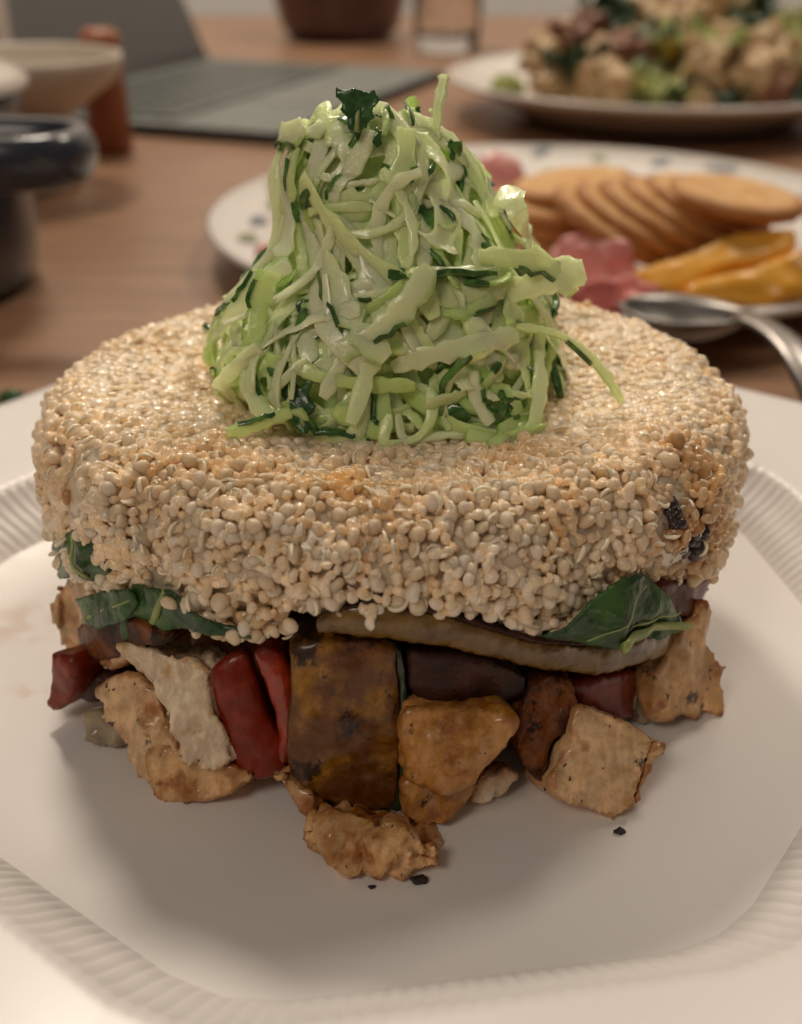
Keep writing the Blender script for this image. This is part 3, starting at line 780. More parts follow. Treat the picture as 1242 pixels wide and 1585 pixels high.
# zucchini slice with its skin
zr = empty('zucchini_slice', on_z(535, 1262, 0)); zr.location.z = .0005
tag(zr, 'golden brown roasted zucchini slice standing upright at the front, dark edge at its right', 'zucchini')
ZS = ('pl', 540, 1262, .0012, 6, 3)
solid('flesh', [(448, 1010), (470, 996), (530, 990), (585, 992), (612, 1004), (620, 1060), (623, 1130), (622, 1205), (614, 1252), (570, 1258), (520, 1250), (478, 1232), (448, 1205), (444, 1130), (450, 1060)], .008, M_zuc, ZS, smooth=4, layers=[(.0006, .009, 3, ONE), (.00022, .0016, 3, ONE)], seed=11, bulge=.0006, taper=.97, parent=zr)
solid('skin', [(611, 1002), (622, 1010), (630, 1065), (632, 1135), (630, 1205), (620, 1258), (610, 1256), (619, 1205), (621, 1130), (618, 1060)], .0085, M_zskin, ZS, vox=.0004, smooth=2, layers=[(.0002, .004, 2, ONE)], seed=12, taper=.99, parent=zr)
# chicken right of the zucchini
food('chicken_piece', 'large smooth brown chicken piece right of the zucchini slice', 'chicken',
     [(622, 1092), (660, 1092), (720, 1098), (780, 1094), (800, 1108), (803, 1140), (780, 1165), (755, 1195), (725, 1228), (690, 1240), (645, 1215), (622, 1205)], .014, M_chick_b, ('pl', 690, 1250, .006, 18, 6), layers=[(.0010, .008, 3, ONE), (.00030, .0018, 2, ONE), (.0005, .009, 2, ONE, 'c')], seed=13, group=G1, bulge=.0016)
food('chicken_piece', 'lower ragged brown chicken piece on the plate behind the front lump', 'chicken',
     [(622, 1205), (650, 1200), (700, 1222), (742, 1205), (760, 1200), (735, 1235), (706, 1262), (686, 1288), (655, 1290), (624, 1270)], .012, M_chick_b, ('pl', 668, 1290, .0005, 25, 6), layers=LUMP, seed=14, group=G1)
food('chicken_piece', 'small white chicken scrap on the plate between two brown pieces', 'chicken',
     [(722, 1246), (744, 1212), (780, 1192), (800, 1200), (790, 1228), (760, 1250)], .010, M_chick_w, ('pl', 750, 1252, .0004, 25, 10), layers=LUMP, seed=15, group=G1)
food('chicken_piece', 'lumpy brown chicken piece farthest forward on the plate', 'chicken',
     [(462, 1300), (466, 1278), (490, 1260), (520, 1252), (570, 1252), (612, 1262), (640, 1284), (676, 1300), (692, 1320), (690, 1345), (664, 1358), (640, 1352), (610, 1366), (570, 1370), (542, 1376), (528, 1358), (512, 1332), (482, 1322)], .012, M_chick, ('pl', 560, 1376, .0004, 38, 2), layers=[(.0022, .0075, 3, (1.2, .8, .6)), (.0006, .0022, 3, ONE), (.0016, .0068, 2, (1.3, .6, .6), 'c')], seed=16, group=G1, bulge=.002, vox=.0006)
food('chicken_piece', 'thin light chicken shred running down to the front lump', 'chicken',
     [(412, 1198), (446, 1190), (466, 1212), (492, 1236), (498, 1256), (478, 1276), (458, 1262), (446, 1232), (420, 1215)], .008, M_chick, ('pl', 470, 1278, .002, 20, -6), layers=LUMP, seed=17, group=G1)
# eggplant slice, long
er = empty('eggplant_slice', on_cyl(800, 1010, .0515)); tag(er, 'long olive brown eggplant slice bending under the front edge of the quinoa patty', 'eggplant')
solid('flesh', [(478, 962), (520, 944), (580, 934), (640, 940), (700, 955), (760, 975), (840, 996), (920, 1000), (990, 990), (1040, 968), (1068, 940), (1074, 952), (1058, 990), (1020, 1022), (960, 1042), (900, 1050), (840, 1042), (780, 1026), (720, 1012), (660, 1000), (600, 988), (540, 984), (490, 985)], .024, M_egg, ('cyl', .0520), smooth=5, layers=[(.0006, .008, 2, ONE), (.0002, .002, 2, ONE)], seed=18, taper=.85, parent=er, bulge=.0009)
solid('skin', [(478, 962), (520, 942), (580, 930), (640, 936), (700, 951), (760, 970), (840, 992), (920, 996), (990, 986), (1040, 964), (1068, 938), (1070, 944), (1042, 971), (992, 994), (920, 1003), (838, 999), (758, 978), (698, 958), (638, 943), (580, 938), (520, 948)], .026, M_eskin, ('cyl', .0524), vox=.0005, smooth=2, layers=[(.0002, .003, 2, ONE)], seed=19, taper=.85, parent=er)
food('eggplant_piece', 'dark purple brown eggplant piece below the long slice, right of the zucchini', 'eggplant',
     [(628, 1010), (680, 1012), (750, 1022), (820, 1046), (824, 1080), (790, 1092), (720, 1094), (650, 1086), (628, 1060)], .016, M_eskin, ('cyl', .0495), layers=SOFT, seed=20, smooth=5)
food('chicken_piece', 'blackened chicken piece left of the square tan chunk', 'chicken',
     [(818, 1062), (856, 1044), (886, 1052), (906, 1084), (902, 1120), (872, 1150), (856, 1190), (846, 1226), (820, 1196), (800, 1160), (806, 1110)], .014, M_chick_c, ('pl', 845, 1230, .003, 15, 10), layers=LUMP, seed=21, group=G1)
food('chicken_piece', 'square tan chicken chunk with herb specks at the lower right', 'chicken',
     [(893, 1092), (925, 1098), (968, 1116), (1010, 1138), (1008, 1165), (998, 1205), (985, 1245), (950, 1272), (915, 1258), (870, 1240), (846, 1224), (860, 1190), (880, 1150)], .013, M_chick_l, ('pl', 948, 1274, .0006, 28, 14), smooth=2, layers=[(.0006, .008, 2, ONE), (.0004, .002, 3, ONE), (.0004, .005, 2, ONE, 'c')], seed=22, group=G1, taper=.95)
food('chicken_piece', 'thin golden chicken splinter at the right side of the square tan chunk', 'chicken',
     [(1004, 1165), (1030, 1146), (1038, 1152), (1024, 1185), (1004, 1215), (992, 1250), (980, 1245), (994, 1200)], .006, M_chick, ('pl', 985, 1252, .0012, 20, 25), layers=LUMP, seed=23, group=G1)
food('red_pepper', 'dark red pepper piece half hidden above the square tan chunk', 'red pepper',
     [(880, 1062), (930, 1050), (985, 1036), (992, 1080), (985, 1112), (962, 1120), (920, 1102), (890, 1085)], .008, M_pep_d, ('cyl', .0490), layers=SOFT, seed=24, smooth=5)
food('onion_piece', 'grey translucent onion strip left of the far right chicken', 'onion',
     [(984, 1026), (1008, 1020), (1018, 1060), (1036, 1100), (1030, 1122), (998, 1128), (980, 1108), (990, 1070)], .006, M_onion, ('pl', 1005, 1128, .0006, 12, 30), layers=LUMP, seed=25, smooth=5)
food('chicken_piece', 'shredded brown chicken piece standing at the far right under the patty', 'chicken',
     [(1014, 1040), (1040, 1000), (1064, 962), (1092, 930), (1104, 945), (1104, 990), (1118, 1030), (1128, 1032), (1120, 1050), (1124, 1085), (1120, 1106), (1090, 1112), (1055, 1106), (1025, 1112), (1012, 1085)], .014, M_chick, ('pl', 1085, 1112, .0006, 8, 30), layers=[(.0014, .007, 3, (1, 1, .6)), (.0009, .0026, 3, (1, 1, .4))], seed=26, group=G1, taper=.85)
food('eggplant_piece', 'red brown eggplant skin scrap at the right end under the patty', 'eggplant',
     [(1020, 905), (1060, 896), (1108, 893), (1114, 902), (1092, 930), (1070, 950), (1048, 955), (1030, 930)], .010, plain('eggplant_red', (.10, .022, .010), .4, .4, 150, coat=.05, spec=.12), ('cyl', .0528), layers=SOFT, seed=27)
# spinach
leaf('spinach_leaf', [(80, 850), (92, 832), (118, 815), (140, 838), (164, 862), (166, 888), (140, 902), (112, 894), (84, 896)], .0007, ('cyl', .0545), M_spin, 'small folded spinach leaf at the far left edge of the patty', 'spinach', [([(140, 895), (125, 860), (118, 825)], .0005)], (.0022, .006), 2, bulge=.001)
leaf('spinach_leaf', [(120, 926), (150, 918), (194, 912), (206, 940), (196, 962), (160, 972), (126, 966)], .0007, ('cyl', .0548), M_spin, 'grey green spinach leaf lying on the crusted chicken at the left', 'spinach', [([(122, 964), (160, 945), (200, 930)], .0003)], (.0016, .006), 4)
leaf('spinach_leaf', [(196, 908), (226, 910), (262, 918), (300, 942), (340, 968), (390, 988), (384, 998), (330, 984), (290, 972), (262, 980), (228, 986), (192, 990), (188, 950)], .0007, ('cyl', .0540), M_spin, 'pointed spinach leaf with a pale rib above the torn chicken strip', 'spinach', [([(222, 984), (238, 950), (250, 918)], .0009)], (.0018, .007), 6)
leaf('spinach_leaf', [(838, 990), (880, 962), (912, 930), (960, 902), (1002, 892), (1026, 905), (1052, 945), (1050, 972), (1020, 990), (960, 1000), (900, 998)], .0007, ('cyl', .0545), M_spin, 'large wilted spinach leaf with a pale stem on the eggplant slice at the right', 'spinach', [([(944, 988), (985, 975), (1050, 962)], .0011), ([(900, 985), (950, 955), (1000, 905)], .00016), ([(965, 968), (1005, 955), (1046, 945)], .0002)], (.0026, .007), 8, bulge=.0012)

# mostly unseen chicken added inside the stack: carries the patty and blocks light
def lump_mesh(name, size, seed, layers, cube=True, sub=4):
    bm = bmesh.new()
    if cube:
        bmesh.ops.create_cube(bm, size=1); bmesh.ops.subdivide_edges(bm, edges=bm.edges[:], cuts=11, use_grid_fill=True)
        for v in bm.verts:
            q = v.co*2; v.co = v.co*(.72 + .28/max(.6, (abs(q.x)**4 + abs(q.y)**4 + abs(q.z)**4)**.25)) if True else v.co
    else: bmesh.ops.create_icosphere(bm, subdivisions=sub, radius=.5)
    bmesh.ops.scale(bm, vec=size, verts=bm.verts)
    me = bpy.data.meshes.new(name); bm.to_mesh(me); bm.free(); displace(me, layers, seed); return me
k_ = 0
for rad, n_, a0 in ((.036, 10, .2), (.017, 5, .6), (.0, 1, 0)):
    for i in range(n_):
        a = a0 + 2*math.pi*i/n_
        if rad > .03 and math.sin(a) < -.25: rr = .030
        else: rr = rad
        hgt = .020 if rr > .02 else .026
        me = lump_mesh('chicken_piece', (.017, .016, hgt), 60+k_, LUMP); k_ += 1
        o = link('chicken_piece', me, M_chick_b); o.location = (rr*math.cos(a), rr*math.sin(a), hgt*.5); o.rotation_euler = (0, 0, a + random.uniform(-.4, .4))
        tag(o, 'added brown chicken cube deep in the shade of the filling under the patty', 'chicken', 'chicken cubes inside the stack')
for px, py, sz, lab in ((959, 1289, .0011, 'tiny black crumb on the plate right of the square tan chunk'), (648, 1366, .0016, 'black burnt crumb at the right foot of the front chicken lump'), (576, 1374, .0007, 'tiny dark crumb under the front chicken lump')):
    me = lump_mesh('crumb', (sz*1.5, sz, sz*.7), 90+px, [(sz*.3, sz*.6, 2, ONE)], False, 3); o = link('crumb', me, M_char); o.location = on_z(px, py, .0) + Vector((0, 0, sz*.32)); tag(o, lab, 'crumb')

# ================================================================== BACKGROUND
M_white = plain('white_glaze', (.74, .71, .67), .22, .03, 8, coat=.3)
def round_plate(label, c, r, hz, name='round_plate'):
    root = empty(name, (c[0], c[1], TZ)); tag(root, label, 'plate')
    lathe('dish', [(0, .006), (r*.55, .006), (r*.62, .0075), (r*.70, .012), (r*.86, hz*.82), (r*.985, hz), (r, hz-.0008), (r*.99, hz-.003), (r*.86, hz*.82-.004), (r*.68, .006), (r*.60, .0003), (r*.56, .0003), (r*.54, .003), (0, .003)], 96, M_white, root)
    return root
# --- plate of crackers
CP = (.062, .285); cr = round_plate('white patterned plate holding crackers, ham and cheese', CP, .136, .016)
M_pat = plain('blue_grey_glaze', (.13, .16, .20), .3, .3, 40); M_paty = plain('leaf_glaze', (.22, .25, .12), .3, .3, 40)
for i in range(26):
    a = 2*math.pi*i/26 + .06; rr = .117 + .006*math.sin(i*2.4)
    b_ = bmesh.new(); vs = []
    for j in range(10):
        q = 2*math.pi*j/10; vs.append(b_.verts.new((.0085*math.cos(q), .0035*math.sin(q)*(1+.5*math.cos(q)), 0)))
    b_.faces.new(vs); me = bpy.data.meshes.new('painted_leaf'); b_.to_mesh(me); b_.free()
    o = link('painted_leaf', me, (M_pat, M_pat, M_paty)[i % 3], cr, smooth=False)
    zz = .016*.82 + (rr/.136 - .86)/.125*.016*.18 + .0006
    o.location = (rr*math.cos(a), rr*math.sin(a), zz); o.rotation_euler = (0, 0, a + 1.57 + .6*math.sin(i*1.7))
    nrm = Vector((-math.cos(a)*.17, -math.sin(a)*.17, 1)).normalized(); o.rotation_euler = (nrm.to_track_quat('Z', 'Y') @ Euler((0, 0, a + .6*math.sin(i*1.7))).to_quaternion()).to_euler()

k = NT('cracker'); c = k.mix(k.ramp(k.noise(90, 4), .35, .68), (.74, .45, .18), (.62, .31, .09)); tc = k.n('ShaderNodeTexCoord'); ln = k.n('ShaderNodeVectorMath', operation='LENGTH'); k.l(tc.outputs['Object'], ln.inputs[0]); c = k.mix(k.ramp(ln.outputs['Value'], .017, .0222), c, (.42, .17, .04)); k.color(k.mix(k.ramp(k.noise(700, 3), .64, .70), c, (.30, .12, .03))); k.set(Roughness=.6); k.bump(k.noise(420, 4), .5, .0006); M_crk = k.m
def cracker(px, py, Y, rx, tilt, yaw, label, z=None):
    r = .0222; n = 48; bm = bmesh.new(); rows = []
    prof = [(0, .0030), (.3, .0031), (.62, .0028), (.85, .0026), (.96, .0018), (1.0, .0), (.96, -.0018), (.6, -.0026), (0, -.0026)]
    me_o = lathe('cracker', [(r*a*(1), z_) for a, z_ in prof], n, M_crk)
    for v in me_o.data.vertices:
        q = math.atan2(v.co.y, v.co.x); rr = math.hypot(v.co.x, v.co.y)
        if rr > r*.8: v.co.x *= 1 + .018*math.cos(16*q); v.co.y *= 1 + .018*math.cos(16*q)
        v.co.z += .0005*fbm(v.co/.008 + Vector((px, 0, 0)), 2)
        for (hx, hy) in ((.35, 0), (-.35, 0), (0, .35), (0, -.35), (0, 0)):
            if math.hypot(v.co.x/r-hx, v.co.y/r-hy) < .08: v.co.z -= .0008
    me_o.location = on_z(px, py, Y); me_o.rotation_euler = (R(tilt), R(rx), R(yaw))
    tag(me_o, label, 'cracker', 'round crackers fanned on the patterned plate'); return me_o
cracker(1140, 306, .026, 6, 3, 0, 'rightmost topmost golden cracker of the fan, face up')
cracker(1095, 316, .022, 17, 3, 0, 'second golden cracker from the right in the fan')
cracker(1055, 326, .020, 22, 4, 0, 'third golden cracker from the right in the fan')
cracker(1018, 334, .019, 25, 4, 0, 'fourth golden cracker from the right in the fan')
cracker(982, 342, .018, 27, 4, 0, 'fifth golden cracker from the right in the fan')
cracker(946, 350, .017, 28, 4, 0, 'sixth golden cracker from the right in the fan')
cracker(885, 288, .022, -7, 0, 0, 'topmost flat cracker of the pile behind the cucumber heap')
cracker(850, 318, .016, 2, 2, 0, 'second cracker from the top of the pile behind the cucumber heap')
cracker(840, 340, .011, 4, 2, 0, 'third cracker from the top of the pile behind the cucumber heap')
cracker(852, 362, .006, 5, 2, 0, 'bottom cracker of the pile behind the cucumber heap')
# ham
k = NT('ham'); k.color(k.mix(k.ramp(k.noise(60, 4), .38, .66), (.80, .40, .36), (.66, .24, .21))); k.set(Roughness=.3, Coat_Weight=.3); k.sss(.3, (1, .3, .2), .003); M_ham = k.m
def slab(name, label, cat, pts, depth, mat, Y, zbase, tilt, yaw, vox=.0016, layers=(), seed=0, wave=None, bulge=0, group=None, smooth=4, taper=.95):
    ax, ay = max(pts, key=lambda p: p[1])
    p = on_z(ax, ay, Y) if Y < .06 else on_y(ax, ay, Y)
    return food(name, label, cat, pts, depth, mat, ('pl', ax, ay, p.z, tilt, yaw), vox=vox, smooth=smooth, layers=layers, seed=seed, wave=wave, bulge=bulge, group=group, taper=taper)
slab('ham_slice', 'folded pink ham slice in front of the crackers', 'ham', [(836, 405), (872, 366), (918, 350), (960, 364), (986, 400), (1002, 432), (945, 448), (885, 452), (842, 446)], .022, M_ham, .004, 0, 38, 0, layers=[(.004, .015, 2, (1, 1, 2))], seed=31, bulge=.002, wave=(.005, .014))
slab('ham_slice', 'dark red ham fold lying lowest beside the spoon', 'ham', [(845, 450), (880, 430), (940, 428), (985, 420), (1025, 440), (1020, 458), (985, 470), (940, 486), (890, 478)], .020, plain('ham_dark', (.55, .15, .13), .3, .25, 60, coat=.3, sss=.2), .004, 0, 40, 0, layers=[(.0035, .012, 2, (1, 1, 2))], seed=32, bulge=.001, wave=(.005, .012))
slab('ham_slice', 'pink ham slice edge behind the cucumber heap at the plate centre', 'ham', [(740, 240), (770, 230), (800, 245), (812, 275), (790, 290), (745, 285)], .02, M_ham, .004, 0, 30, 0, layers=[(.003, .018, 2, ONE)], seed=33)
slab('ham_slice', 'small red ham corner at the left end of the patterned plate', 'ham', [(392, 380), (420, 370), (445, 378), (450, 405), (425, 412), (398, 402)], .02, M_ham, .004, 0, 35, 0, layers=[(.002, .012, 2, ONE)], seed=34)
# cheese
k = NT('cheese'); k.color(k.mix(k.ramp(k.noise(55, 4), .35, .65), (.84, .40, .02), (.78, .42, .07))); k.set(Roughness=.35, Coat_Weight=.2); k.sss(.35, (1, .5, .1), .004); k.bump(k.noise(120, 4), .3, .001); M_ch = k.m
slab('cheese_slice', 'long orange cheese slice leaning on the crackers', 'cheese', [(978, 418), (1030, 398), (1090, 378), (1150, 356), (1205, 345), (1238, 350), (1240, 378), (1190, 398), (1120, 415), (1060, 445), (1010, 452)], .010, M_ch, .006, 0, 48, 0, layers=[(.0012, .02, 2, ONE)], seed=35, taper=1, wave=(.003, .012))
slab('cheese_slice', 'thick orange cheese slice at the front right of the plate', 'cheese', [(1050, 448), (1100, 425), (1160, 415), (1215, 395), (1270, 380), (1290, 420), (1270, 455), (1190, 466), (1120, 466), (1070, 464)], .016, M_ch, .005, 0, 42, 0, layers=[(.0015, .02, 2, ONE)], seed=36, taper=1, wave=(.004, .012))
M_yel = plain('yellow_pepper', (.72, .42, .02), .35, .15, 60, coat=.2, sss=.2)
slab('cheese_piece', 'bright yellow piece at the back of the patterned plate', 'cheese', [(1005, 272), (1040, 264), (1100, 268), (1108, 282), (1070, 292), (1020, 288)], .015, M_yel, .006, 0, 35, 0, layers=[(.002, .012, 2, ONE)], seed=37)
slab('cheese_piece', 'small yellow piece at the left end of the patterned plate', 'cheese', [(412, 288), (440, 284), (462, 292), (460, 312), (425, 312)], .012, M_yel, .004, 0, 35, 0, layers=[(.002, .012, 2, ONE)], seed=38)
for i, (px, py, Y) in enumerate(((855, 268, .375), (905, 265, .38), (955, 266, .38))):
    o = slab('lettuce_shred', ('pale green shred at the back rim, nearest the ham', 'pale green shred at the back rim, middle one of three', 'pale green shred at the back rim, nearest the yellow piece')[i], 'lettuce', [(px-28, py+6), (px-10, py-8), (px+18, py-6), (px+26, py+8), (px, py+12)], .012, plain('lettuce_pale', (.38, .42, .22), .4, .3, 80, sss=.2), .006, 0, 40, 0, layers=[(.003, .010, 2, ONE)], seed=40+i)

# --- spoon
M_steel = plain('steel', (.24, .225, .21), .36, .05, 30, metal=1)
sp = empty('serving_spoon', on_z(1075, 500, .012)); tag(sp, 'steel spoon resting on the front rim of the patterned plate, handle to the lower right', 'spoon')
A_ = on_z(955, 492, .008); B_ = on_z(1165, 512, .008); C_ = on_z(1300, 690, -.004)
ax = (B_-A_); L = ax.length; ax.normalize(); side = Vector((0, 0, 1)).cross(ax).normalized()
V = []; F = []; nu, nvv = 22, 13
for i in range(nu+1):
    u = i/nu; w = .0135*math.sin(math.pi*min(.999, max(.001, u))**.85)**.62
    if u > .8: w = max(w, .0045)
    for j in range(nvv):
        v = j/(nvv-1)*2-1; dep = .0085*(1-v*v)*math.sin(math.pi*u)**.8
        V.append(tuple(A_ + ax*(L*u) + side*(w*v) + Vector((0, 0, .004 - dep)) - sp.location))
for i in range(nu):
    for j in range(nvv-1): a = i*nvv+j; F.append((a, a+1, a+nvv+1, a+nvv))
me = from_np('bowl', V, F); bo = link('bowl', me, M_steel, sp); md = bo.modifiers.new('s', 'SOLIDIFY'); md.thickness = .0012
hp = [lerp(B_ - ax*.004, C_, i/8) + Vector((0, 0, .004 + .006*math.sin(math.pi*i/8))) - sp.location for i in range(9)]
tube('handle', hp, [.0045, .0042, .004, .0042, .0048, .0055, .0062, .0068, .006], M_steel, sp, 10, .35)

# --- salad plate
SP = (.165, .60); round_plate('large white plate heaped with salad at the back right', SP, .135, .026)
M_tan = cooked('salad_tan', (.64, .47, .27), (.44, .25, .10), (.16, .07, .03), .55, .74, bscale=70, specks=False)
M_brn = cooked('salad_brown', (.26, .11, .05), (.15, .05, .025), (.06, .02, .012), .5, .7, bscale=70, specks=False)
M_dkg = plain('salad_green', (.035, .075, .028), .4, .5, 60); M_ltg = plain('salad_pale_green', (.36, .40, .13), .4, .3, 60, sss=.2)
SM = {'t': (M_tan, 'salad_chunk', 'tan'), 'b': (M_brn, 'salad_chunk', 'dark brown'), 'g': (M_dkg, 'salad_leaf', 'dark green'), 'l': (M_ltg, 'salad_leaf', 'pale green')}
salad = [(838, 90, .55, 44, 't', 'at the left end of the salad heap'), (850, 130, .535, 40, 't', 'lowest at the left end of the salad heap'), (880, 62, .56, 40, 'b', 'upper left of the salad heap'), (912, 45, .575, 38, 'b', 'beside the upper left chunk of the salad heap'),
 (935, 140, .52, 52, 't', 'at the front left of the salad heap'), (905, 110, .55, 36, 'g', 'between the front left tan chunks'), (975, 85, .545, 46, 'b', 'in the left middle of the salad heap'), (960, 110, .535, 38, 'g', 'under the middle brown chunk'),
 (970, 25, .58, 50, 'g', 'at the top left of the salad heap'), (1005, 15, .595, 44, 't', 'on the top left of the salad heap'), (1005, 55, .565, 44, 'g', 'below the top left tan chunk'), (1050, 85, .545, 50, 'l', 'in the middle of the salad heap'), (1035, 125, .52, 50, 'l', 'at the front middle of the salad heap'), (1010, 145, .512, 36, 'l', 'lowest at the front of the salad heap'),
 (1090, 110, .525, 52, 't', 'at the front right of the middle green'), (1075, 45, .57, 56, 't', 'high in the middle of the salad heap'), (1115, 20, .59, 56, 't', 'at the top of the salad heap'), (1080, 140, .512, 38, 't', 'lowest in the front of the salad heap'), (1120, 145, .515, 40, 'g', 'at the front right of the salad heap'), (1160, 55, .565, 46, 'g', 'at the upper right of the salad heap'), (1185, 50, .57, 36, 'g', 'highest at the right of the salad heap'),
 (1135, 75, .55, 46, 't', 'below the upper right green leaf'), (1165, 120, .525, 50, 't', 'at the right of the salad heap'), (1195, 95, .54, 54, 't', 'reaching up at the right of the salad heap'), (1190, 145, .52, 40, 'b', 'lowest at the right of the salad heap'), (1235, 80, .55, 46, 'l', 'at the right picture edge'), (1240, 120, .535, 46, 'g', 'by the right edge under the pale leaf'), (1060, 150, .512, 40, 'g', 'low in front between the pale leaves'), (920, 85, .555, 40, 't', 'between the two upper left brown chunks'), (1030, 35, .58, 44, 't', 'left of the topmost chunk'), (950, 8, .60, 52, 'g', 'highest at the left of the salad heap'), (1150, 12, .60, 54, 'g', 'right beside the topmost tan chunk'), (985, 120, .522, 46, 'l', 'below the middle brown chunk'), (880, 105, .535, 42, 'g', 'behind the lowest left chunk'), (1215, 30, .585, 50, 'l', 'high by the right picture edge'), (1105, 70, .54, 44, 'l', 'in the right middle of the salad heap')]
def leaf_sheet(nm, s, seed):
    n = 20; V = []; F = []; o_ = Vector((seed*1.7, seed*.9, 0))
    for i in range(n+1):
        for j in range(n+1):
            u, v = i/n*2-1, j/n*2-1; rr = 1 - .25*mnoise.noise(Vector((u*3, v*3, seed)))
            x, y = u*math.sqrt(1-v*v/2)*rr, v*math.sqrt(1-u*u/2)*rr
            z = .55*fbm(Vector((x, y, 0))*1.6 + o_, 3) + .5*abs(x)*(1 if seed % 2 else -.3); V.append((x*s*.55, y*s*.5, z*s*.6))
    for i in range(n):
        for j in range(n): a = i*(n+1)+j; F.append((a, a+1, a+n+2)); F.append((a, a+n+2, a+n+1))
    V = np.array(V); me = from_np(nm, np.concatenate([V, V - np.array([0, 0, .0008])]), np.concatenate([np.array(F), np.array(F)[:, ::-1] + len(V)])); return me
for i, (px, py, Y, sz, kd, where) in enumerate(salad):
    p = on_y(px, py, Y); s = sz/FPX*depth_of(p)*1.45; mt, nm, cw = SM[kd]
    if kd in 'gl': me = leaf_sheet(nm, s*1.35, 200+i)
    else: me = lump_mesh(nm, (s*1.1, s, s*.95), 200+i, [(s*.40, s*.50, 4, ONE), (s*.08, s*.12, 2, ONE)], False, 4)
    o = link(nm, me, mt); o.location = p; o.rotation_euler = (random.uniform(-.5, .5), random.uniform(-.5, .5), random.uniform(0, 6))
    tag(o, f"{cw} {'leaf' if kd in 'gl' else 'chunk'} {where}", 'salad leaf' if kd in 'gl' else 'salad piece', 'salad heaped on the far plate')
# inside of the heap
me = lump_mesh('salad_chunk', (.19, .13, .06), 399, [(.008, .02, 3, ONE)], False, 5); o = link('salad_chunk', me, M_tan); o.location = (SP[0]+.012, SP[1]+.015, .022); tag(o, 'broad tan mass of salad in the middle of the heap under the other pieces', 'salad piece', 'salad heaped on the far plate')
slab('lettuce_shred', 'pale green shred lying alone at the left rim of the salad plate', 'lettuce', [(760, 118), (785, 112), (812, 118), (818, 130), (785, 132)], .012, M_ltg, .555, 0, 50, 0, layers=[(.003, .010, 2, ONE)], seed=50)

# --- tablet laptop
A_ = on_z(430, 207, TZ+.007); B_ = on_z(690, 108, TZ+.007); ex = (B_-A_); LL = ex.length; ex.z = 0; ex.normalize(); ey = Vector((-ex.y, ex.x, 0))
rt = empty('laptop', (A_.x, A_.y, TZ)); rt.rotation_euler = (0, 0, math.atan2(ex.y, ex.x)); tag(rt, 'open grey tablet laptop with keyboard on the table behind the food', 'laptop')
DW = .205
def box(name, lo, hi, mat, parent, bev=.002, seg=2):
    bm = bmesh.new(); bmesh.ops.create_cube(bm, size=1)
    for v in bm.verts: v.co = Vector(((lo[i]+hi[i])/2 + v.co[i]*(hi[i]-lo[i]) for i in range(3)))
    if bev: bmesh.ops.bevel(bm, geom=bm.edges[:], offset=bev, segments=seg, affect='EDGES')
    me = bpy.data.meshes.new(name); bm.to_mesh(me); bm.free(); return link(name, me, mat, parent, smooth=False)
M_deck = plain('keyboard_fabric', (.165, .182, .170), .5, .08, 60); M_key = plain('key_plastic', (.085, .096, .090), .38, .08, 60); M_edge = plain('dark_case', (.05, .048, .045), .5, .1, 40); M_pad = plain('touchpad', (.20, .215, .20), .35, .03, 40)
box('case', (0, 0, .0005), (LL, DW, .0058), M_edge, rt)
box('deck', (.002, .002, .0056), (LL-.002, DW-.002, .0070), M_deck, rt, .0005)
box('touchpad', (LL*.34, .012, .0071), (LL*.66, .062, .0075), M_pad, rt, .0002)
for r_ in range(6):
    n_ = 14 if r_ else 1
    y0 = .076 + r_*.0192
    xs = [(.018 + c*(LL-.036)/14, .018 + (c+1)*(LL-.036)/14 - .0022) for c in range(14)] if r_ else [(.018, .058), (.060, .078), (.080, .185), (.187, .205), (.207, LL-.020)]
    for x0, x1 in xs: box('key', (x0, y0, .0071), (x1, y0+.0165, .0086), M_key, rt, .0006, 1)
sc_ = empty('screen'); sc_.parent = rt; sc_.location = (0, DW+.004, .006); sc_.rotation_euler = (R(-24), 0, 0)
bpy.data.objects.remove(sc_)
M_scr = plain('dark_glass', (.045, .044, .046), .28, .05, 10, coat=.4)
pnl = box('screen', (0, -.004, 0), (LL, .004, .200), plain('screen_frame', (.09, .087, .085), .45, .05, 20), rt); pnl.location = (0, DW+.003, .006); pnl.rotation_euler = (R(-24), 0, 0)
gl = box('glass', (.006, -.0048, .006), (LL-.006, -.0042, .194), plain('screen_glass', (.10, .097, .095), .4, .04, 8), pnl, 0)
hg = tube('hinge', [(0.01, DW+.002, .0062), (LL-.002, DW+.002, .0062)], .0045, M_edge, rt, 12)

# --- navy pot at the left with its ear handle, white lid
M_navy = plain('navy_enamel', (.022, .026, .040), .28, .25, 30, coat=.4)
pr = empty('navy_pot', (-.187, .235, TZ)); tag(pr, 'dark navy cooking pot with a loop handle at the left picture edge', 'pot')
lathe('body', [(0, .001), (.050, .001), (.056, .004), (.058, .02), (.0585, .062), (.060, .066), (.058, .068), (.056, .064), (.055, .02), (0, .018)], 64, M_navy, pr)
lathe('lid', [(.0615, .0675), (.062, .0695), (.058, .0725), (.045, .0785), (.02, .083), (.012, .084), (.011, .090), (.014, .094), (.012, .098), (0, .099)], 64, plain('cream_enamel', (.66, .60, .54), .3, .05, 20, coat=.3), pr)
hc = on_z(60, 238, .046) - pr.location; ring_ = []
for i in range(28):
    a = 2*math.pi*i/28; ca, sa = math.cos(a), math.sin(a)
    ring_.append(Vector((hc.x - .014 + .026*math.copysign(abs(ca)**.7, ca), hc.y + .017*math.copysign(abs(sa)**.7, sa), hc.z)))
tube('handle', ring_, .0046, M_navy, pr, 12, 1.7, None, True)

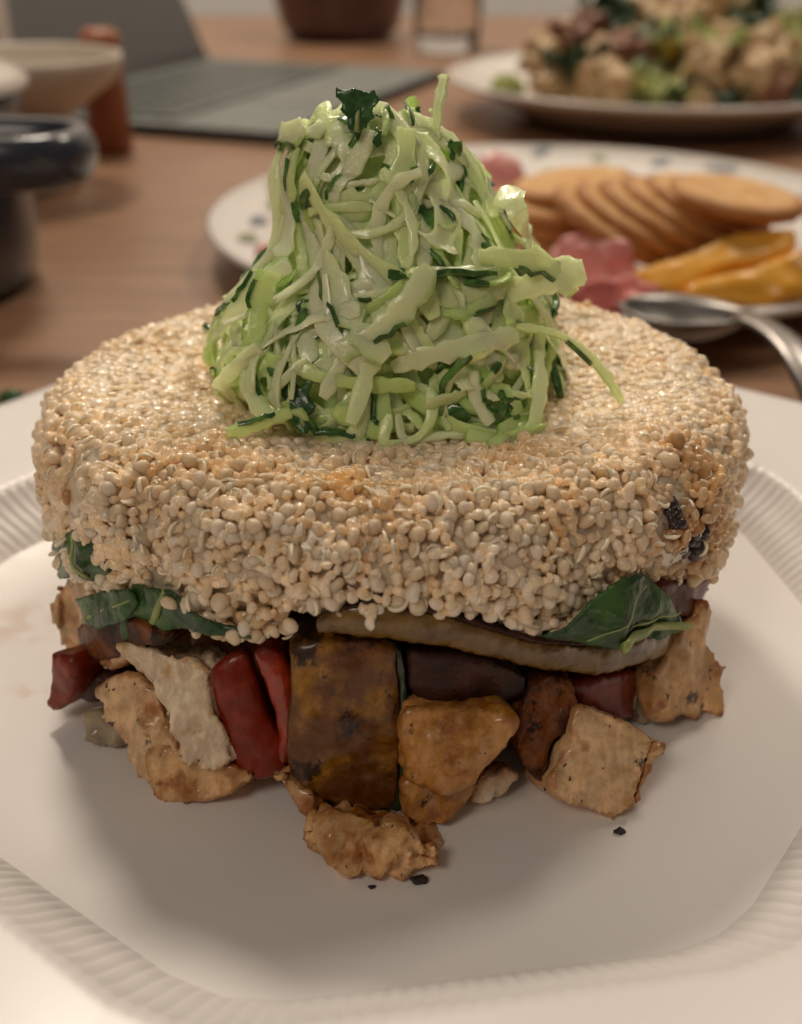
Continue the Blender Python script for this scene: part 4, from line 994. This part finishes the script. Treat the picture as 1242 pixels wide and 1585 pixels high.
# --- cream footed bowl, wooden cylinder, white jar
M_cream = plain('cream_stoneware', (.52, .45, .36), .45, .08, 40); 
bc = on_y(38, 175, .40); fb = empty('footed_bowl', (bc.x, .40, TZ)); tag(fb, 'cream stoneware footed bowl behind the navy pot', 'bowl')
zr_ = on_y(72, 85, .40).z - TZ; zb_ = on_y(72, 160, .40).z - TZ
lathe('dish', [(.012, zb_-.002), (.030, zb_), (.044, zb_+.010), (.0475, zr_-.004), (.048, zr_), (.0465, zr_+.0006), (.0450, zr_-.001), (.042, zr_-.012), (.030, zr_-.017), (0, zr_-.018)], 64, M_cream, fb)
lathe('foot', [(0, .0005), (.022, .0005), (.023, .004), (.021, .010), (.020, .02), (.022, zb_-.006), (.030, zb_+.001)], 64, plain('foot_glaze', (.40, .36, .30), .3, .1, 40, coat=.3), fb)
M_rw = plain('red_wood', (.27, .085, .035), .4, .2, 50, bump=.2)
wp = on_z(174, 236, TZ); ht = on_y(165, 45, wp.y).z - TZ; wc = empty('wooden_cylinder', (wp.x, wp.y, TZ)); tag(wc, 'red brown wooden cylinder standing just behind the cream bowl', 'wooden cylinder')
lathe('shaft', [(0, .0005), (.0112, .0005), (.0118, .003), (.0112, ht*.5), (.0104, ht-.010), (0, ht-.010)], 40, M_rw, wc)
lathe('cap', [(.0095, ht-.0098), (.0105, ht-.008), (.0105, ht-.003), (.008, ht), (0, ht)], 40, plain('red_wood_cap', (.36, .12, .05), .4, .2, 60), wc)
wj = on_z(-50, 236, TZ); jr = empty('white_jar', (wj.x, wj.y, TZ)); tag(jr, 'plain white jar cut off by the top left corner', 'jar')
lathe('jar_body', [(0, .0005), (.030, .0005), (.032, .003), (.032, .12), (.028, .13), (.024, .134), (.022, .134), (.022, .12), (0, .119)], 48, M_white, jr)

# --- dark brown planter and drinking glass far behind
pc_ = on_z(524, 68, TZ); br = empty('brown_bowl', (pc_.x, pc_.y + .05, TZ)); tag(br, 'dark brown round pot standing behind the laptop', 'pot')
lathe('pot_body', [(0, .0005), (.044, .0005), (.050, .003), (.058, .012), (.064, .035), (.065, .085), (.062, .088), (.060, .085), (.059, .03), (0, .02)], 64, plain('brown_glaze', (.085, .035, .028), .3, .2, 30, coat=.4), br)
gc_ = on_z(694, 86, TZ); gr_ = empty('drinking_glass', (gc_.x, gc_.y + .03, TZ)); tag(gr_, 'clear drinking glass with a thick base beside the brown pot', 'glass')
k = NT('clear_glass'); k.color((.97, .97, .96)); k.set(Roughness=.02, Transmission_Weight=1.0, IOR=1.45); M_glass = k.m
lathe('tumbler', [(0, .0005), (.026, .0005), (.0285, .003), (.030, .02), (.033, .10), (.0325, .101), (.0315, .10), (.0285, .02), (.026, .014), (0, .013)], 64, M_glass, gr_)
# --- green scrap on the table
slab('herb_scrap', 'dark green herb scrap on the table at the left, behind the plate', 'herb leaf', [(-10, 606), (12, 596), (36, 600), (46, 610), (20, 620), (-6, 622)], .006, M_leaf, on_z(15, 620, TZ+.001).y, 0, 55, 0, layers=[(.0015, .006, 2, ONE)], seed=51)
